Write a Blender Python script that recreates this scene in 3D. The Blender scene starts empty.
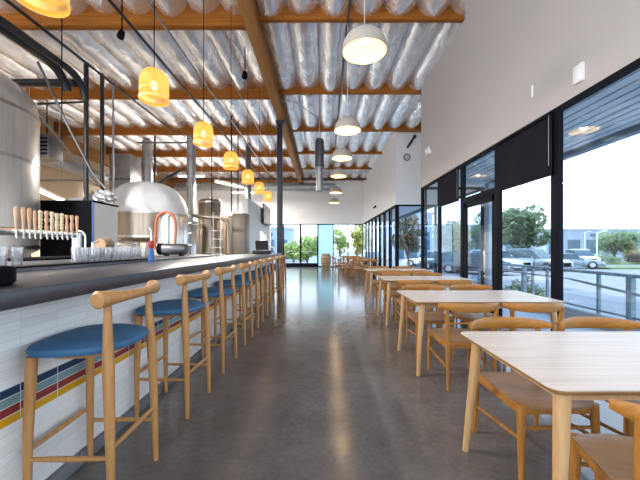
import bpy, bmesh, math, random
from mathutils import Vector, Matrix
random.seed(7)
SC = bpy.context.scene
COL = SC.collection
PI = math.pi
EYE = 1.30

# ------------------------------------------------------------------ camera
cd = bpy.data.cameras.new('camera'); cam = bpy.data.objects.new('camera', cd); COL.objects.link(cam)
cam.location = (0, 0, EYE); cam.rotation_euler = (PI/2, 0, 0)
cd.lens = 18.0; cd.sensor_width = 36.0; cd.sensor_fit = 'HORIZONTAL'
cd.shift_x = -1/640; cd.shift_y = 7.5/640
cd.clip_start = 0.05; cd.clip_end = 500
SC.camera = cam

# ------------------------------------------------------------------ world, sun, exposure
SC.view_settings.view_transform = 'Standard'; SC.view_settings.look = 'None'
SC.view_settings.gamma = 1.0; SC.view_settings.use_curve_mapping = False
SC.view_settings.exposure = 1.36
w = bpy.data.worlds.new('sky'); SC.world = w; w.use_nodes = True
nt = w.node_tree; nt.nodes.clear()
wo = nt.nodes.new('ShaderNodeOutputWorld'); bg = nt.nodes.new('ShaderNodeBackground')
tc = nt.nodes.new('ShaderNodeTexCoord'); sx = nt.nodes.new('ShaderNodeSeparateXYZ'); cr = nt.nodes.new('ShaderNodeValToRGB')
nt.links.new(tc.outputs['Generated'], sx.inputs[0]); nt.links.new(sx.outputs['Z'], cr.inputs[0])
cr.color_ramp.elements[0].position = 0.0; cr.color_ramp.elements[0].color = (0.92, 0.96, 1.0, 1)
cr.color_ramp.elements[1].position = 0.7; cr.color_ramp.elements[1].color = (0.50, 0.72, 1.0, 1)
nt.links.new(cr.outputs[0], bg.inputs['Color']); bg.inputs['Strength'].default_value = 1.6
nt.links.new(bg.outputs[0], wo.inputs[0])
sd = bpy.data.lights.new('sun', 'SUN'); sun = bpy.data.objects.new('sun', sd); COL.objects.link(sun)
sd.energy = 2.2; sd.angle = 0.01; sd.color = (1, 0.95, 0.86)
sun.location = (-20, 0, 30)
sun.rotation_euler = Vector((1.0, 0.05, -1.05)).to_track_quat('-Z', 'Y').to_euler()

# ------------------------------------------------------------------ materials
def mat(name, col=(.8, .8, .8), rough=.5, metal=0.0, spec=.5, noise=None, scale=8.0, stretch=(1, 1, 1), bump=0.0, bscale=None,
        rvar=0.0, emit=None, estr=0.0, detail=3.0, ramp=(.3, .7), coat=0.0):
    """noise: second colour mixed in by a stretched noise in object space."""
    m = bpy.data.materials.new(name); m.use_nodes = True
    t = m.node_tree; b = t.nodes['Principled BSDF']
    b.inputs['Base Color'].default_value = (*col, 1); b.inputs['Roughness'].default_value = rough
    b.inputs['Metallic'].default_value = metal; b.inputs['Specular IOR Level'].default_value = spec
    b.inputs['Coat Weight'].default_value = coat
    if emit:
        b.inputs['Emission Color'].default_value = (*emit, 1); b.inputs['Emission Strength'].default_value = estr
    c = t.nodes.new('ShaderNodeTexCoord'); mp = t.nodes.new('ShaderNodeMapping'); mp.inputs['Scale'].default_value = stretch
    t.links.new(c.outputs['Object'], mp.inputs[0])
    n = t.nodes.new('ShaderNodeTexNoise'); n.inputs['Scale'].default_value = scale; n.inputs['Detail'].default_value = detail
    t.links.new(mp.outputs[0], n.inputs['Vector'])
    if noise:
        r = t.nodes.new('ShaderNodeValToRGB')
        r.color_ramp.elements[0].position = ramp[0]; r.color_ramp.elements[0].color = (*col, 1)
        r.color_ramp.elements[1].position = ramp[1]; r.color_ramp.elements[1].color = (*noise, 1)
        t.links.new(n.outputs['Fac'], r.inputs[0]); t.links.new(r.outputs[0], b.inputs['Base Color'])
    if rvar:
        q = t.nodes.new('ShaderNodeMapRange'); q.inputs['To Min'].default_value = rough - rvar; q.inputs['To Max'].default_value = rough + rvar
        t.links.new(n.outputs['Fac'], q.inputs[0]); t.links.new(q.outputs[0], b.inputs['Roughness'])
    if bump:
        n2 = t.nodes.new('ShaderNodeTexNoise'); n2.inputs['Scale'].default_value = bscale or scale; n2.inputs['Detail'].default_value = 4
        t.links.new(mp.outputs[0], n2.inputs['Vector'])
        u = t.nodes.new('ShaderNodeBump'); u.inputs['Strength'].default_value = bump; u.inputs['Distance'].default_value = .02
        t.links.new(n2.outputs['Fac'], u.inputs['Height']); t.links.new(u.outputs[0], b.inputs['Normal'])
    return m

def glass_mat(name, tint=(.93, .97, 1.0), rough=0.0, refl=1.0, haze=0.0):
    m = bpy.data.materials.new(name); m.use_nodes = True; t = m.node_tree; t.nodes.clear()
    o = t.nodes.new('ShaderNodeOutputMaterial'); tr = t.nodes.new('ShaderNodeBsdfTransparent'); tr.inputs[0].default_value = (*tint, 1)
    gl = t.nodes.new('ShaderNodeBsdfGlossy'); gl.inputs['Roughness'].default_value = rough
    fr = t.nodes.new('ShaderNodeFresnel'); fr.inputs['IOR'].default_value = 1.45
    mu = t.nodes.new('ShaderNodeMath'); mu.operation = 'MULTIPLY'; mu.inputs[1].default_value = refl
    mx = t.nodes.new('ShaderNodeMixShader')
    t.links.new(fr.outputs[0], mu.inputs[0]); t.links.new(mu.outputs[0], mx.inputs[0])
    t.links.new(tr.outputs[0], mx.inputs[1]); t.links.new(gl.outputs[0], mx.inputs[2])
    last = mx
    if haze:
        df = t.nodes.new('ShaderNodeBsdfTranslucent'); df.inputs[0].default_value = (*tint, 1)
        m2 = t.nodes.new('ShaderNodeMixShader'); m2.inputs[0].default_value = haze
        t.links.new(mx.outputs[0], m2.inputs[1]); t.links.new(df.outputs[0], m2.inputs[2]); last = m2
    t.links.new(last.outputs[0], o.inputs[0])
    return m

M = {}
M['oak'] = mat('honey_oak', (.45, .195, .036), .42, noise=(.34, .130, .020), scale=9, stretch=(6, 6, .7), spec=.4)
M['oak_x'] = mat('honey_oak_lengthwise', (.45, .195, .036), .42, noise=(.34, .130, .020), scale=9, stretch=(.7, 6, 6), spec=.4)
M['stool_oak'] = mat('stool_oak', (.53, .27, .095), .45, noise=(.43, .20, .063), scale=9, stretch=(6, 6, .7), spec=.4)
M['seat_ply'] = mat('brown_seat_plywood', (.40, .225, .11), .38, noise=(.31, .165, .078), scale=7, stretch=(.8, 6, 6), spec=.5)
M['pale_wood'] = mat('whitewashed_ash', (.76, .645, .56), .38, noise=(.62, .50, .415), scale=6, stretch=(.35, 9, 9), spec=.5)
M['ash_leg'] = mat('pale_ash_leg', (.60, .37, .18), .45, noise=(.50, .285, .12), scale=8, stretch=(6, 6, .6), spec=.4)
M['edge'] = mat('plywood_edge', (.46, .26, .10), .5, noise=(.38, .20, .07), scale=12, stretch=(1, 1, 20))
M['barrel_wood'] = mat('barrel_wood', (.42, .27, .14), .6, noise=(.30, .18, .09), scale=8, stretch=(8, 8, .6))
M['fir'] = mat('fir_timber', (.37, .130, .018), .7, noise=(.25, .078, .009), scale=4, stretch=(.3, 8, 8), spec=.2)
M['fir_y'] = mat('glulam_timber', (.42, .205, .068), .65, noise=(.31, .14, .042), scale=4, stretch=(8, .3, 8), spec=.2)
M['handle_wood'] = mat('turned_maple', (.80, .46, .24), .45, noise=(.70, .37, .18), scale=20, stretch=(4, 4, 1))
M['handle_pale'] = mat('turned_pale_wood', (.86, .70, .48), .45, noise=(.76, .57, .34), scale=20, stretch=(4, 4, 1))
M['handle_red'] = mat('turned_red_wood', (.78, .43, .26), .45, noise=(.68, .35, .19), scale=20, stretch=(4, 4, 1))
M['velvet'] = mat('blue_seat_cloth', (.030, .105, .215), .75, noise=(.045, .15, .285), scale=5, bump=.05, bscale=60)
M['steel'] = mat('brushed_steel', (.62, .60, .57), .30, 1.0, noise=(.50, .47, .44), scale=3, stretch=(4, 4, .2), rvar=.08)
M['warm_steel'] = mat('warm_brushed_steel', (.42, .36, .30), .34, .92, noise=(.26, .205, .155), scale=3, stretch=(4, 4, .2))  # base darkened to stand for dark surroundings mirrored in the steel
M['pale_steel'] = mat('pale_brushed_steel', (.72, .70, .66), .38, .6, noise=(.60, .575, .54), scale=3, stretch=(4, 4, .2), rvar=.08)
M['chrome'] = mat('chrome', (.62, .62, .63), .2, 1.0)
M['galv'] = mat('galvanised_duct', (.42, .43, .45), .42, .8, noise=(.32, .33, .35), scale=5)
M['dull_metal'] = mat('dull_grey_metal', (.17, .17, .18), .4, .7, noise=(.12, .12, .13), scale=4)
M['black_pipe'] = mat('black_painted_pipe', (.016, .017, .02), .38)
M['black_frame'] = mat('dark_window_frame', (.005, .006, .011), .65, spec=.12)
M['column_paint'] = mat('dark_column_paint', (.022, .024, .04), .45)
M['black'] = mat('matte_black', (.004, .004, .005), .8, spec=.08)
M['dark_plastic'] = mat('dark_plastic', (.02, .02, .022), .35)
M['white_paint'] = mat('white_paint', (.85, .85, .84), .6, noise=(.82, .82, .81), scale=2)
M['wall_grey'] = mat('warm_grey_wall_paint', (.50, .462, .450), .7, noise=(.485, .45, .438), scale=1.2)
M['wall_pale'] = mat('pale_wall_paint', (.86, .865, .87), .7, noise=(.84, .845, .85), scale=1.2)
M['wall_tan'] = mat('tan_wall_paint', (.56, .44, .31), .7, noise=(.50, .385, .265), scale=.8)
M['cloth_white'] = mat('quilted_foil_wrap', (.90, .89, .89), .55, noise=(.82, .81, .80), scale=3, bump=.7, bscale=5)
M['cup'] = glass_mat('drinking_glass', (.96, .97, .99), .06, 1.8, .10)
M['orange_hose'] = mat('orange_hose', (.55, .13, .035), .45)
M['pale_green'] = mat('pale_green_sight_glass', (.50, .60, .56), .2, .2)
M['red'] = mat('red_plastic', (.42, .03, .03), .4)
M['blue'] = mat('blue_plastic', (.04, .13, .42), .4)
M['ceramic'] = mat('cream_shade_enamel', (.46, .41, .36), .6)
M['cord'] = mat('white_cord', (.55, .54, .52), .6)
M['exit'] = mat('exit_sign_face', (.8, .35, .3), .5, emit=(1.0, .25, .2), estr=.5)
M['glass'] = glass_mat('window_glass', (.89, .945, .985), 0, .2)
M['teal_glass'] = glass_mat('teal_privacy_film', (.60, .80, .83), .2, .5, .75)
M['shade_cloth'] = mat('dark_roller_cloth', (.010, .009, .016), .8, spec=.1, noise=(.014, .012, .02), scale=3)
M['shade_rail'] = mat('bright_shade_rail', (.6, .6, .62), .4, .3)
M['tube'] = mat('lit_tube', (1, .9, .75), .5, emit=(1, .86, .62), estr=4)
M['asphalt'] = mat('pale_asphalt', (.23, .24, .26), .85, noise=(.19, .20, .22), scale=.6)
M['terrace'] = mat('terrace_concrete', (.46, .50, .55), .7, noise=(.40, .44, .49), scale=1.5)
M['curb'] = mat('concrete_curb', (.30, .34, .38), .8)
M['kick'] = mat('grey_kick_curb', (.16, .16, .17), .7)
M['rail_metal'] = mat('grey_rail_metal', (.20, .27, .32), .5, .2)
M['soffit'] = mat('soffit_slats', (.78, .84, .88), .55)
M['soffit_gap'] = mat('soffit_gap', (.03, .035, .04), .8)
M['fascia'] = mat('blue_grey_fascia', (.25, .33, .42), .6)
M['leaf'] = mat('green_leaves', (.05, .10, .035), .6, noise=(.11, .17, .055), scale=1.2)
M['leaf_pale'] = mat('pale_green_leaves', (.10, .17, .075), .6, noise=(.19, .26, .11), scale=1.2)
M['leaf_yellow'] = mat('yellow_leaves', (.36, .30, .04), .6, noise=(.28, .30, .07), scale=1.2)
M['leaf_brown'] = mat('brown_green_leaves', (.10, .048, .025), .6, noise=(.06, .065, .03), scale=2)
M['leaf_lime'] = mat('lime_green_leaves', (.26, .36, .07), .6, noise=(.36, .42, .12), scale=1.2)
M['foil_dull'] = mat('crumpled_foil', (.45, .45, .46), .5, .3)
M['bark'] = mat('bark', (.14, .10, .075), .8)
M['lawn'] = mat('lawn', (.13, .17, .06), .9, noise=(.18, .21, .08), scale=.5)
M['car_white'] = mat('white_car_paint', (.50, .53, .56), .2, coat=.5)
M['car_silver'] = mat('silver_car_paint', (.20, .25, .30), .25, .5, coat=.5)
M['car_grey'] = mat('grey_car_paint', (.06, .08, .11), .25, .3, coat=.5)
M['car_glass'] = mat('car_glass', (.03, .06, .08), .08)
M['tyre'] = mat('tyre', (.015, .015, .016), .8)
M['lamp_lens'] = mat('headlight_lens', (.75, .78, .8), .1)
M['bldg'] = mat('pale_blue_building', (.34, .40, .48), .7, noise=(.31, .37, .45), scale=.3)
M['bldg_glass'] = mat('building_glass', (.05, .11, .15), .15)

# floor: ground and polished concrete
def floor_mat():
    m = mat('polished_concrete', (.10, .088, .08), .22)
    t = m.node_tree; b = t.nodes['Principled BSDF']
    c = t.nodes.new('ShaderNodeTexCoord')
    n1 = t.nodes.new('ShaderNodeTexNoise'); n1.inputs['Scale'].default_value = .9; n1.inputs['Detail'].default_value = 4; n1.inputs['Roughness'].default_value = .6
    n2 = t.nodes.new('ShaderNodeTexNoise'); n2.inputs['Scale'].default_value = 26; n2.inputs['Detail'].default_value = 3
    n3 = t.nodes.new('ShaderNodeTexNoise'); n3.inputs['Scale'].default_value = 6; n3.inputs['Detail'].default_value = 5
    for n in (n1, n2, n3): t.links.new(c.outputs['Object'], n.inputs['Vector'])
    r = t.nodes.new('ShaderNodeValToRGB'); r.color_ramp.elements[0].position = .2; r.color_ramp.elements[0].color = (.092, .081, .079, 1)
    r.color_ramp.elements[1].position = .8; r.color_ramp.elements[1].color = (.205, .182, .174, 1)
    t.links.new(n1.outputs['Fac'], r.inputs[0])
    r3 = t.nodes.new('ShaderNodeValToRGB'); r3.color_ramp.elements[0].position = .1; r3.color_ramp.elements[0].color = (.80, .80, .80, 1)
    r3.color_ramp.elements[1].position = .9; r3.color_ramp.elements[1].color = (1.2, 1.19, 1.18, 1); t.links.new(n3.outputs['Fac'], r3.inputs[0])
    r2 = t.nodes.new('ShaderNodeValToRGB'); r2.color_ramp.elements[0].position = .3; r2.color_ramp.elements[0].color = (.88, .88, .88, 1)
    r2.color_ramp.elements[1].position = .75; r2.color_ramp.elements[1].color = (1.15, 1.14, 1.13, 1); t.links.new(n2.outputs['Fac'], r2.inputs[0])
    m1 = t.nodes.new('ShaderNodeMix'); m1.data_type = 'RGBA'; m1.blend_type = 'MULTIPLY'; m1.inputs[0].default_value = 1
    t.links.new(r.outputs[0], m1.inputs[6]); t.links.new(r3.outputs[0], m1.inputs[7])
    m2 = t.nodes.new('ShaderNodeMix'); m2.data_type = 'RGBA'; m2.blend_type = 'MULTIPLY'; m2.inputs[0].default_value = 1
    t.links.new(m1.outputs[2], m2.inputs[6]); t.links.new(r2.outputs[0], m2.inputs[7])
    t.links.new(m2.outputs[2], b.inputs['Base Color'])
    q = t.nodes.new('ShaderNodeMapRange'); q.inputs['To Min'].default_value = .10; q.inputs['To Max'].default_value = .24
    t.links.new(n3.outputs['Fac'], q.inputs[0]); t.links.new(q.outputs[0], b.inputs['Roughness'])
    return m
M['floor'] = floor_mat()

def foil_mat():
    m = mat('foil_insulation', (.84, .84, .86), .27, .72)
    t = m.node_tree; b = t.nodes['Principled BSDF']; c = t.nodes.new('ShaderNodeTexCoord')
    mp = t.nodes.new('ShaderNodeMapping'); mp.inputs['Scale'].default_value = (1.9, .8, 1); t.links.new(c.outputs['Object'], mp.inputs[0])
    n = t.nodes.new('ShaderNodeTexNoise'); n.inputs['Scale'].default_value = 2.2; n.inputs['Detail'].default_value = 4; n.inputs['Distortion'].default_value = 2.2
    t.links.new(mp.outputs[0], n.inputs['Vector'])
    u = t.nodes.new('ShaderNodeBump'); u.inputs['Strength'].default_value = .6; u.inputs['Distance'].default_value = .04
    t.links.new(n.outputs['Fac'], u.inputs['Height']); t.links.new(u.outputs[0], b.inputs['Normal'])
    r = t.nodes.new('ShaderNodeValToRGB'); r.color_ramp.elements[0].position = .35; r.color_ramp.elements[0].color = (.90, .91, .95, 1)
    r.color_ramp.elements[1].position = .6; r.color_ramp.elements[1].color = (.96, .97, 1, 1)
    t.links.new(n.outputs['Fac'], r.inputs[0]); t.links.new(r.outputs[0], b.inputs['Base Color'])
    return m
M['foil'] = foil_mat()

def tile_mat():
    m = mat('bar_tiles', (.75, .73, .70), .25)
    t = m.node_tree; b = t.nodes['Principled BSDF']
    g = t.nodes.new('ShaderNodeNewGeometry'); s = t.nodes.new('ShaderNodeSeparateXYZ'); t.links.new(g.outputs['Position'], s.inputs[0])
    a = t.nodes.new('ShaderNodeMath'); a.operation = 'SUBTRACT'; a.inputs[1].default_value = .468 - .04375*40; t.links.new(s.outputs['Z'], a.inputs[0])
    y = t.nodes.new('ShaderNodeMath'); y.operation = 'SUBTRACT'; y.inputs[1].default_value = 1.555 - .219*40; t.links.new(s.outputs['Y'], y.inputs[0])
    cb = t.nodes.new('ShaderNodeCombineXYZ'); t.links.new(y.outputs[0], cb.inputs[0]); t.links.new(a.outputs[0], cb.inputs[1])
    bk = t.nodes.new('ShaderNodeTexBrick'); bk.offset = 0; bk.squash = 1
    bk.inputs['Scale'].default_value = 1; bk.inputs['Brick Width'].default_value = .219; bk.inputs['Row Height'].default_value = .04375
    bk.inputs['Mortar Size'].default_value = .0022; bk.inputs['Mortar Smooth'].default_value = .3
    bk.inputs['Color1'].default_value = (.90, .88, .85, 1); bk.inputs['Color2'].default_value = (.82, .80, .765, 1); bk.inputs['Mortar'].default_value = (.78, .77, .75, 1)
    t.links.new(cb.outputs[0], bk.inputs['Vector'])
    d = t.nodes.new('ShaderNodeMath'); d.operation = 'SUBTRACT'; d.inputs[1].default_value = .468; t.links.new(s.outputs['Z'], d.inputs[0])
    e = t.nodes.new('ShaderNodeMath'); e.operation = 'DIVIDE'; e.inputs[1].default_value = .175*2; t.links.new(d.outputs[0], e.inputs[0])
    f = t.nodes.new('ShaderNodeMath'); f.operation = 'ADD'; f.inputs[1].default_value = .25; t.links.new(e.outputs[0], f.inputs[0])
    r = t.nodes.new('ShaderNodeValToRGB'); r.color_ramp.interpolation = 'CONSTANT'
    el = r.color_ramp.elements
    el[0].position = 0; el[0].color = (1, 1, 1, 1); el[1].position = .25; el[1].color = (.80, .42, .02, 1)
    for p, cc in ((.375, (.30, .045, .04)), (.5, (.21, .35, .38)), (.625, (.02, .055, .13)), (.75, (1, 1, 1))):
        q = el.new(p); q.color = (*cc, 1)
    t.links.new(f.outputs[0], r.inputs[0])
    mx = t.nodes.new('ShaderNodeMix'); mx.data_type = 'RGBA'; mx.blend_type = 'MULTIPLY'; mx.inputs[0].default_value = 1
    t.links.new(bk.outputs['Color'], mx.inputs[6]); t.links.new(r.outputs[0], mx.inputs[7])
    m2 = t.nodes.new('ShaderNodeMix'); m2.data_type = 'RGBA'; t.links.new(bk.outputs['Fac'], m2.inputs[0])
    t.links.new(mx.outputs[2], m2.inputs[6]); m2.inputs[7].default_value = (.74, .73, .71, 1)
    t.links.new(m2.outputs[2], b.inputs['Base Color'])
    return m
M['tile'] = tile_mat()

def weave_mat():
    m = bpy.data.materials.new('glowing_woven_bamboo'); m.use_nodes = True; t = m.node_tree; t.nodes.clear()
    o = t.nodes.new('ShaderNodeOutputMaterial'); c = t.nodes.new('ShaderNodeTexCoord')
    wv = t.nodes.new('ShaderNodeTexWave'); wv.bands_direction = 'Z'; wv.inputs['Scale'].default_value = 22; wv.inputs['Distortion'].default_value = 1.0
    t.links.new(c.outputs['Object'], wv.inputs['Vector'])
    r = t.nodes.new('ShaderNodeValToRGB'); r.color_ramp.elements[0].color = (.95, .47, .05, 1); r.color_ramp.elements[1].color = (1, .68, .17, 1)
    t.links.new(wv.outputs['Fac'], r.inputs[0])
    em = t.nodes.new('ShaderNodeEmission'); em.inputs['Strength'].default_value = .16; t.links.new(r.outputs[0], em.inputs[0])  # faint emission in the shade stands for bulb light coming through
    df = t.nodes.new('ShaderNodeBsdfTranslucent'); df.inputs[0].default_value = (.78, .50, .17, 1)
    ad = t.nodes.new('ShaderNodeAddShader'); t.links.new(em.outputs[0], ad.inputs[0]); t.links.new(df.outputs[0], ad.inputs[1])
    tp = t.nodes.new('ShaderNodeBsdfTransparent'); mx = t.nodes.new('ShaderNodeMixShader'); mx.inputs[0].default_value = .22
    t.links.new(ad.outputs[0], mx.inputs[1]); t.links.new(tp.outputs[0], mx.inputs[2]); t.links.new(mx.outputs[0], o.inputs[0]); return m
M['weave'] = weave_mat()
M['weave_rim'] = mat('glowing_bamboo_rim', (.75, .45, .14), .6, emit=(1, .5, .1), estr=.25)  # bulb glow on the rim is put in as emission
M['bulb'] = mat('lit_bulb', (1, .9, .7), .4, emit=(1, .78, .42), estr=3)
M['barstone'] = mat('slate_worktop', (.034, .034, .045), .32, noise=(.062, .058, .064), scale=14, stretch=(2, .6, 2), rvar=.08, detail=8, ramp=(.35, .8))

# ------------------------------------------------------------------ mesh helpers
class MB:
    def __init__(s): s.bm = bmesh.new()
    def box(s, x0, x1, y0, y1, z0, z1, bev=0, seg=2):
        v = bmesh.ops.create_cube(s.bm, size=1)['verts']
        bmesh.ops.scale(s.bm, verts=v, vec=(x1-x0, y1-y0, z1-z0)); bmesh.ops.translate(s.bm, verts=v, vec=((x0+x1)/2, (y0+y1)/2, (z0+z1)/2))
        if bev:
            ed = list({e for q in v for e in q.link_edges})
            bmesh.ops.bevel(s.bm, geom=ed, offset=bev, segments=seg, affect='EDGES', profile=.5)
        return s
    def tube(s, pts, radii, n=10, cap=True, flat=1.0):
        pts = [Vector(p) for p in pts]
        if not hasattr(radii, '__len__'): radii = [radii]*len(pts)
        rings = []; up = None
        for i, p in enumerate(pts):
            a = pts[max(i-1, 0)]; b = pts[min(i+1, len(pts)-1)]; d = (b-a).normalized()
            if up is None:
                up = Vector((0, 0, 1)) if abs(d.z) < .9 else Vector((1, 0, 0))
            u = (up - d*up.dot(d)).normalized(); vv = d.cross(u); up = u
            rings.append([s.bm.verts.new(p + (u*math.cos(2*PI*k/n)*1.0 + vv*math.sin(2*PI*k/n)*flat)*radii[i]) for k in range(n)])
        for r0, r1 in zip(rings, rings[1:]):
            for k in range(n): s.bm.faces.new((r0[k], r0[(k+1) % n], r1[(k+1) % n], r1[k]))
        if cap: s.bm.faces.new(rings[0][::-1]); s.bm.faces.new(rings[-1])
        return s
    def lathe(s, prof, c=(0, 0, 0), n=24, axis='Z'):
        rings = []
        for r, z in prof:
            if r < 1e-6: rings.append([s.bm.verts.new((0, 0, z))])
            else: rings.append([s.bm.verts.new((r*math.cos(2*PI*k/n), r*math.sin(2*PI*k/n), z)) for k in range(n)])
        vs = [v for r in rings for v in r]
        for r0, r1 in zip(rings, rings[1:]):
            for k in range(n):
                a, b = r0[k % len(r0)], r0[(k+1) % len(r0)]; c2, d = r1[(k+1) % len(r1)], r1[k % len(r1)]
                q = []
                for x in (a, b, c2, d):
                    if x not in q: q.append(x)
                if len(q) > 2: s.bm.faces.new(q)
        if axis == 'X': bmesh.ops.rotate(s.bm, verts=vs, cent=(0, 0, 0), matrix=Matrix.Rotation(PI/2, 3, 'Y'))
        if axis == 'Y': bmesh.ops.rotate(s.bm, verts=vs, cent=(0, 0, 0), matrix=Matrix.Rotation(-PI/2, 3, 'X'))
        bmesh.ops.translate(s.bm, verts=vs, vec=c)
        return s
    def poly(s, pts, z0, z1, bev=0):
        """vertical prism on an outline"""
        b = [s.bm.verts.new((x, y, z0)) for x, y in pts]; t = [s.bm.verts.new((x, y, z1)) for x, y in pts]
        f = [s.bm.faces.new(b[::-1]), s.bm.faces.new(t)]
        n = len(pts)
        for k in range(n): s.bm.faces.new((b[k], b[(k+1) % n], t[(k+1) % n], t[k]))
        if bev:
            ed = [e for q in f for e in q.edges]
            bmesh.ops.bevel(s.bm, geom=ed, offset=bev, segments=2, affect='EDGES')
        return s
    def loft(s, rings, cap=True):
        R = [[s.bm.verts.new(p) for p in r] for r in rings]; n = len(R[0])
        for a, b in zip(R, R[1:]):
            for k in range(n): s.bm.faces.new((a[k], a[(k+1) % n], b[(k+1) % n], b[k]))
        if cap: s.bm.faces.new(R[0][::-1]); s.bm.faces.new(R[-1])
        return s
    def quad(s, a, b, c, d): s.bm.faces.new([s.bm.verts.new(p) for p in (a, b, c, d)]); return s
    def build(s, name, m, parent=None, smooth=True, norm=True):
        if norm: bmesh.ops.recalc_face_normals(s.bm, faces=s.bm.faces)
        me = bpy.data.meshes.new(name)
        for f in s.bm.faces: f.smooth = smooth
        if smooth:
            for e in s.bm.edges:
                if len(e.link_faces) == 2 and e.calc_face_angle(0) > .65: e.smooth = False
        s.bm.to_mesh(me); s.bm.free(); me.materials.append(M[m] if isinstance(m, str) else m)
        o = bpy.data.objects.new(name, me); COL.objects.link(o)
        if parent: o.parent = parent
        return o

def thing(name, label, cat, loc=(0, 0, 0), rz=0, group=None):
    o = bpy.data.objects.new(name, None); COL.objects.link(o); o.location = loc; o.rotation_euler = (0, 0, rz)
    return tag(o, label, cat, group)
def tag(o, label, cat, group=None, kind=None):
    o['label'] = label; o['category'] = cat
    if group: o['group'] = group
    if kind: o['kind'] = kind
    return o
def struct(o, label=None, cat=None):
    o['kind'] = 'structure'
    if label: o['label'] = label
    if cat: o['category'] = cat
    return o
def clone(o, parent=None):
    c = o.copy(); COL.objects.link(c)
    if parent is not None: c.parent = parent
    for ch in [x for x in ALL_CHILDREN(o)]: clone(ch, c)
    return c
def ALL_CHILDREN(o): return list(o.children)
def dup(o, loc, rz=0, label=None, group=None):
    c = clone(o); c.location = loc; c.rotation_euler = (0, 0, rz)
    if label: c['label'] = label
    if group: c['group'] = group
    return c
def at(px, py, d):
    """point seen at a pixel of the 640x480 photo, standing d metres away"""
    return Vector(((px-321)/320*d, d, EYE+(247.5-py)/320*d))
def bend(p0, p1, p2, n=8):
    p0, p1, p2 = Vector(p0), Vector(p1), Vector(p2)
    return [(1-t)**2*p0+2*t*(1-t)*p1+t*t*p2 for t in [i/n for i in range(n+1)]]
def rrect(x0, x1, y0, y1, r, n=5):
    out = []
    for cx, cy, a in ((x1-r, y1-r, 0), (x0+r, y1-r, PI/2), (x0+r, y0+r, PI), (x1-r, y0+r, 3*PI/2)):
        for i in range(n+1): out.append((cx+r*math.cos(a+PI/2*i/n), cy+r*math.sin(a+PI/2*i/n)))
    return out

# ------------------------------------------------------------------ the room
XR, XS, XL, YF, YB = 2.70, 2.80, -9.8, 21.3, -5.0
YE, YS, XA = 8.62, 12.0, 4.35           # end of near wall, step face, outer wall of the alcove
ZH, ZC = 2.91, 5.98
b = MB().box(XL, XR+.15, YB, YF, -.2, 0); b.box(XR+.15, XA, YE, YS, -.2, 0)
struct(b.build('floor', 'floor'), 'polished grey-brown concrete floor', 'floor')
b = MB().box(XL-.2, XA+.3, YB, YF+.3, ZC, ZC+.15)
deck = struct(b.build('ceiling', 'white_paint'), 'roof deck above the foil insulation', 'ceiling')
BEAMS = [6.05+2.87*k for k in range(-4, 6)]

def insulation():
    bm = bmesh.new(); P = .61
    rnd = random.Random(3)
    ys = [YB]+[y for y in BEAMS if YB < y < YF]+[YF]
    for y0, y1 in zip(ys, ys[1:]):
        xr = XA if (y1 > YE and y0 < YS-.5) else XS
        ny = 14; k0 = int((XL+1.27)/P)-1
        k = k0
        while True:
            xa = -1.27+k*P; xb = xa+P; k += 1
            if xa < XL: continue
            if xa > xr: break
            sag = .245+rnd.uniform(-.03, .03); off = rnd.uniform(-.03, .03); g = []
            for j in range(ny+1):
                t = j/ny; y = y0+(y1-y0)*t; row = []
                e = min(1, min(t, 1-t)*9); e = .86+.14*math.sqrt(e)
                for i in range(11):
                    u = i/10; x = xa+P*u
                    z = 5.87 - sag*e*(math.sin(PI*u)**.62) - (.012*math.sin(y*9+k*2.1+u*4)*math.sin(PI*u)) + off*math.sin(PI*u)
                    row.append(bm.verts.new((x, y, z)))
                g.append(row)
            for r0, r1 in zip(g, g[1:]):
                for a in range(10): bm.faces.new((r0[a], r0[a+1], r1[a+1], r1[a]))
    m = MB(); m.bm.free(); m.bm = bm
    return m.build('insulation', 'foil', deck)
insulation()

# timber
n_trim = 0
def trim(mb, m, label, cat='beam'):
    global n_trim
    n_trim += 1
    return struct(mb.build('trim_%d' % n_trim, m), label, cat)
trim(MB().box(-1.40, -1.17, YB, YF, 5.38, 5.80, .01), 'fir_y', 'long glued timber girder running down the ceiling above the stools')
pos = ['out of frame'] * 4 + ['first', 'second', 'third', 'fourth', 'fifth', 'sixth']
for i, y in enumerate(BEAMS):
    if y < 2 or y > YF: continue
    xr = XA if YE < y < YS else (XR if y < YE else XS)
    nm = pos[i]
    trim(MB().box(XL, -1.40, y-.07, y+.07, 5.45, 5.9, .006), 'fir', 'deep orange timber purlin over the brewery, %s row' % nm)
    trim(MB().box(-1.17, xr, y-.05, y+.05, 5.58, 5.9, .006), 'fir', 'shallow orange timber purlin over the tables, %s row' % nm)
    b = MB().box(-1.17, -1.10, y-.09, y+.09, 5.5, 5.82)
trim(MB().box(XL, XL+.2, YB, YF, 5.0, 5.5, .01), 'fir_y', 'timber ledger along the brewery wall')

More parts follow.
